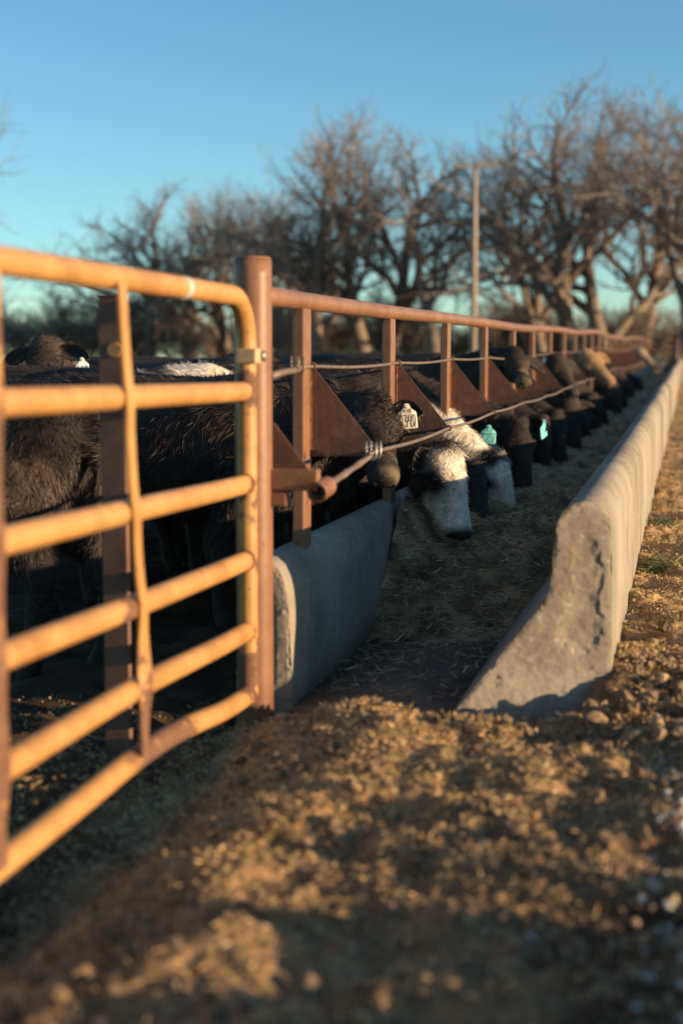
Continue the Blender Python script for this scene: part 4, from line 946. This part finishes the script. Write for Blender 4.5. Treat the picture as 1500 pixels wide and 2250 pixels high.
# crumbled clods by the wall end and along the lane
n = 120; X = rs.normal(-.06, .12, n); Y = rs.normal(4.55, .42, n); ok = (X > -.2) | (Y < 4.6); X, Y = X[ok], Y[ok]; n = len(X); R = .008+.022*rs.random(n)**2.5
L_.append(lumps(X, Y, R, pick([(.24, .155, .085), (.30, .21, .125), (.17, .11, .065)], [.45, .3, .25], n, rs), jag=.3, seed=3, hi=True))
n = 3800; X = rs.uniform(-.22, .25, n); Y = 4.8+9*rs.random(n)**1.6; R = .003+.007*rs.random(n)**2.5
L_.append(lumps(X, Y, R, pick([(.36, .25, .14), (.24, .16, .09), (.44, .33, .20)], [.45, .3, .25], n, rs), seed=4))
n = 1200; X = rs.uniform(.5, 2.0, n); Y = rs.uniform(.3, 3.4, n); R = .012+.030*rs.random(n)**2  # unseen clods added on the ridge to break its shadow into streaks
L_.append(lumps(X, Y, R, pick([(.24, .16, .09), (.34, .27, .19)], [.6, .4], n, rs), jag=.3, seed=9))
V, T, C = join_arrays(L_)
tag(link('soil_clods', fast_mesh('soil_clods', V, T, M['bits'], False, C)), 'brown crumbs and clods of dry soil strewn over the yard', 'soil', kind='stuff')
# straw and chaff flakes
n = 34000; X = np.concatenate([rs.normal(-.85, .38, n//2), rs.uniform(-2.0, .2, n//2)]); Y = np.concatenate([rs.normal(3.85, .55, n//2), rs.uniform(1.8, 4.6, n//2)])
X = np.concatenate([X, rs.uniform(-.21, .25, 14000)]); Y = np.concatenate([Y, 4.5+8*rs.random(14000)**1.4]); ok = ~((Y > 4.55) & (X < -.22)) & (X > -2.1); X, Y = X[ok], Y[ok]; n = len(X)
a_ = rs.uniform(0, 6.28, n); D = np.stack([np.cos(a_), np.sin(a_), rs.normal(.30, .35, n)], 1); W = np.cross(D, rs.normal(0, 1, (n, 3))+[.6, 0, 0])
st = strips(np.stack([X, Y, ground_h(X, Y)+.006], 1), D, W, rs.uniform(.008, .026, n), rs.uniform(.0007, .0022, n), pick([(.58, .39, .18), (.44, .29, .135), (.68, .50, .27), (.26, .16, .08)], [.45, .2, .22, .13], n, rs), rs.normal(0, .2, (n, 3)))
tag(link('straw', fast_mesh('straw', st[0], st[1], M['bits'], False, st[2])), 'golden chaff and straw flakes spilled in front of the bunk', 'straw', kind='stuff')
# white gravel along the lane edge
n = 5200; X = .07+.09*rs.normal(0, 1, n)+.30*rs.random(n); Y = 1.7+2.7*rs.random(n); ok = (X > -.16+.14*rs.random(n)+.05*(Y-3)) & (X < .6); X, Y = X[ok], Y[ok]; n = len(X)
n2 = 14; X = np.concatenate([X, rs.uniform(-.55, 0, n2)]); Y = np.concatenate([Y, rs.uniform(2.0, 4.5, n2)])
R = .0045+.0105*rs.random(len(X))**2.2
gv = lumps(X, Y, R, pick([(.46, .43, .39), (.35, .32, .28), (.54, .51, .46), (.24, .20, .155)], [.4, .3, .2, .1], len(X), rs), seed=6, sink=.6, jag=.32)
tag(link('gravel', fast_mesh('gravel', gv[0], gv[1], M['bits'], False, gv[2])), 'white limestone gravel along the lane edge at the right', 'gravel', kind='stuff')
# grass tufts at the outer foot of the bunk wall
def tuft(px_x, py, n, h, label, dry=.3):
    c = onZ(px_x, py, .12+float(dz(6.3))); rs = np.random.default_rng(int(px_x)); o = empty('grass_tuft', Vector(c)); tag(o, label, 'grass', 'grass tufts by the bunk wall')
    P = np.stack([rs.normal(.02, .055, n), rs.normal(0, .10, n), np.zeros(n)], 1); P[:, 0] = np.maximum(P[:, 0], -.06-0*P[:, 0])
    wp = P+c; P[:, 2] = ground_h(wp[:, 0], wp[:, 1])-c[2]-.004
    a_ = rs.uniform(0, 6.28, n); D = np.stack([np.cos(a_)*.8, np.sin(a_)*.8, rs.uniform(.4, 1.5, n)], 1)
    col = np.where(rs.random((n, 1)) < dry, np.array([[.36, .28, .13]]), np.array([[.085, .12, .035]]))*rs.uniform(.7, 1.3, (n, 1))
    s_ = strips(P, D, np.cross(D, rs.normal(0, 1, (n, 3))), h*rs.uniform(.5, 1.2, n), rs.uniform(.0012, .0028, n), col, np.stack([np.cos(a_)*.5, np.sin(a_)*.5, -.7+0*a_], 1))
    tag(link('blades', fast_mesh('blades', s_[0], s_[1], M['blade'], False, s_[2]), o), kind='stuff')
tuft(1428, 1245, 520, .105, 'green grass tuft growing nearest along the outer foot of the bunk wall')
tuft(1446, 1160, 420, .10, 'grass tuft farther along the bunk wall, behind the nearest one')
tuft(1406, 1330, 120, .05, 'small sparse tuft at the wall foot nearest the chipped end', .6)
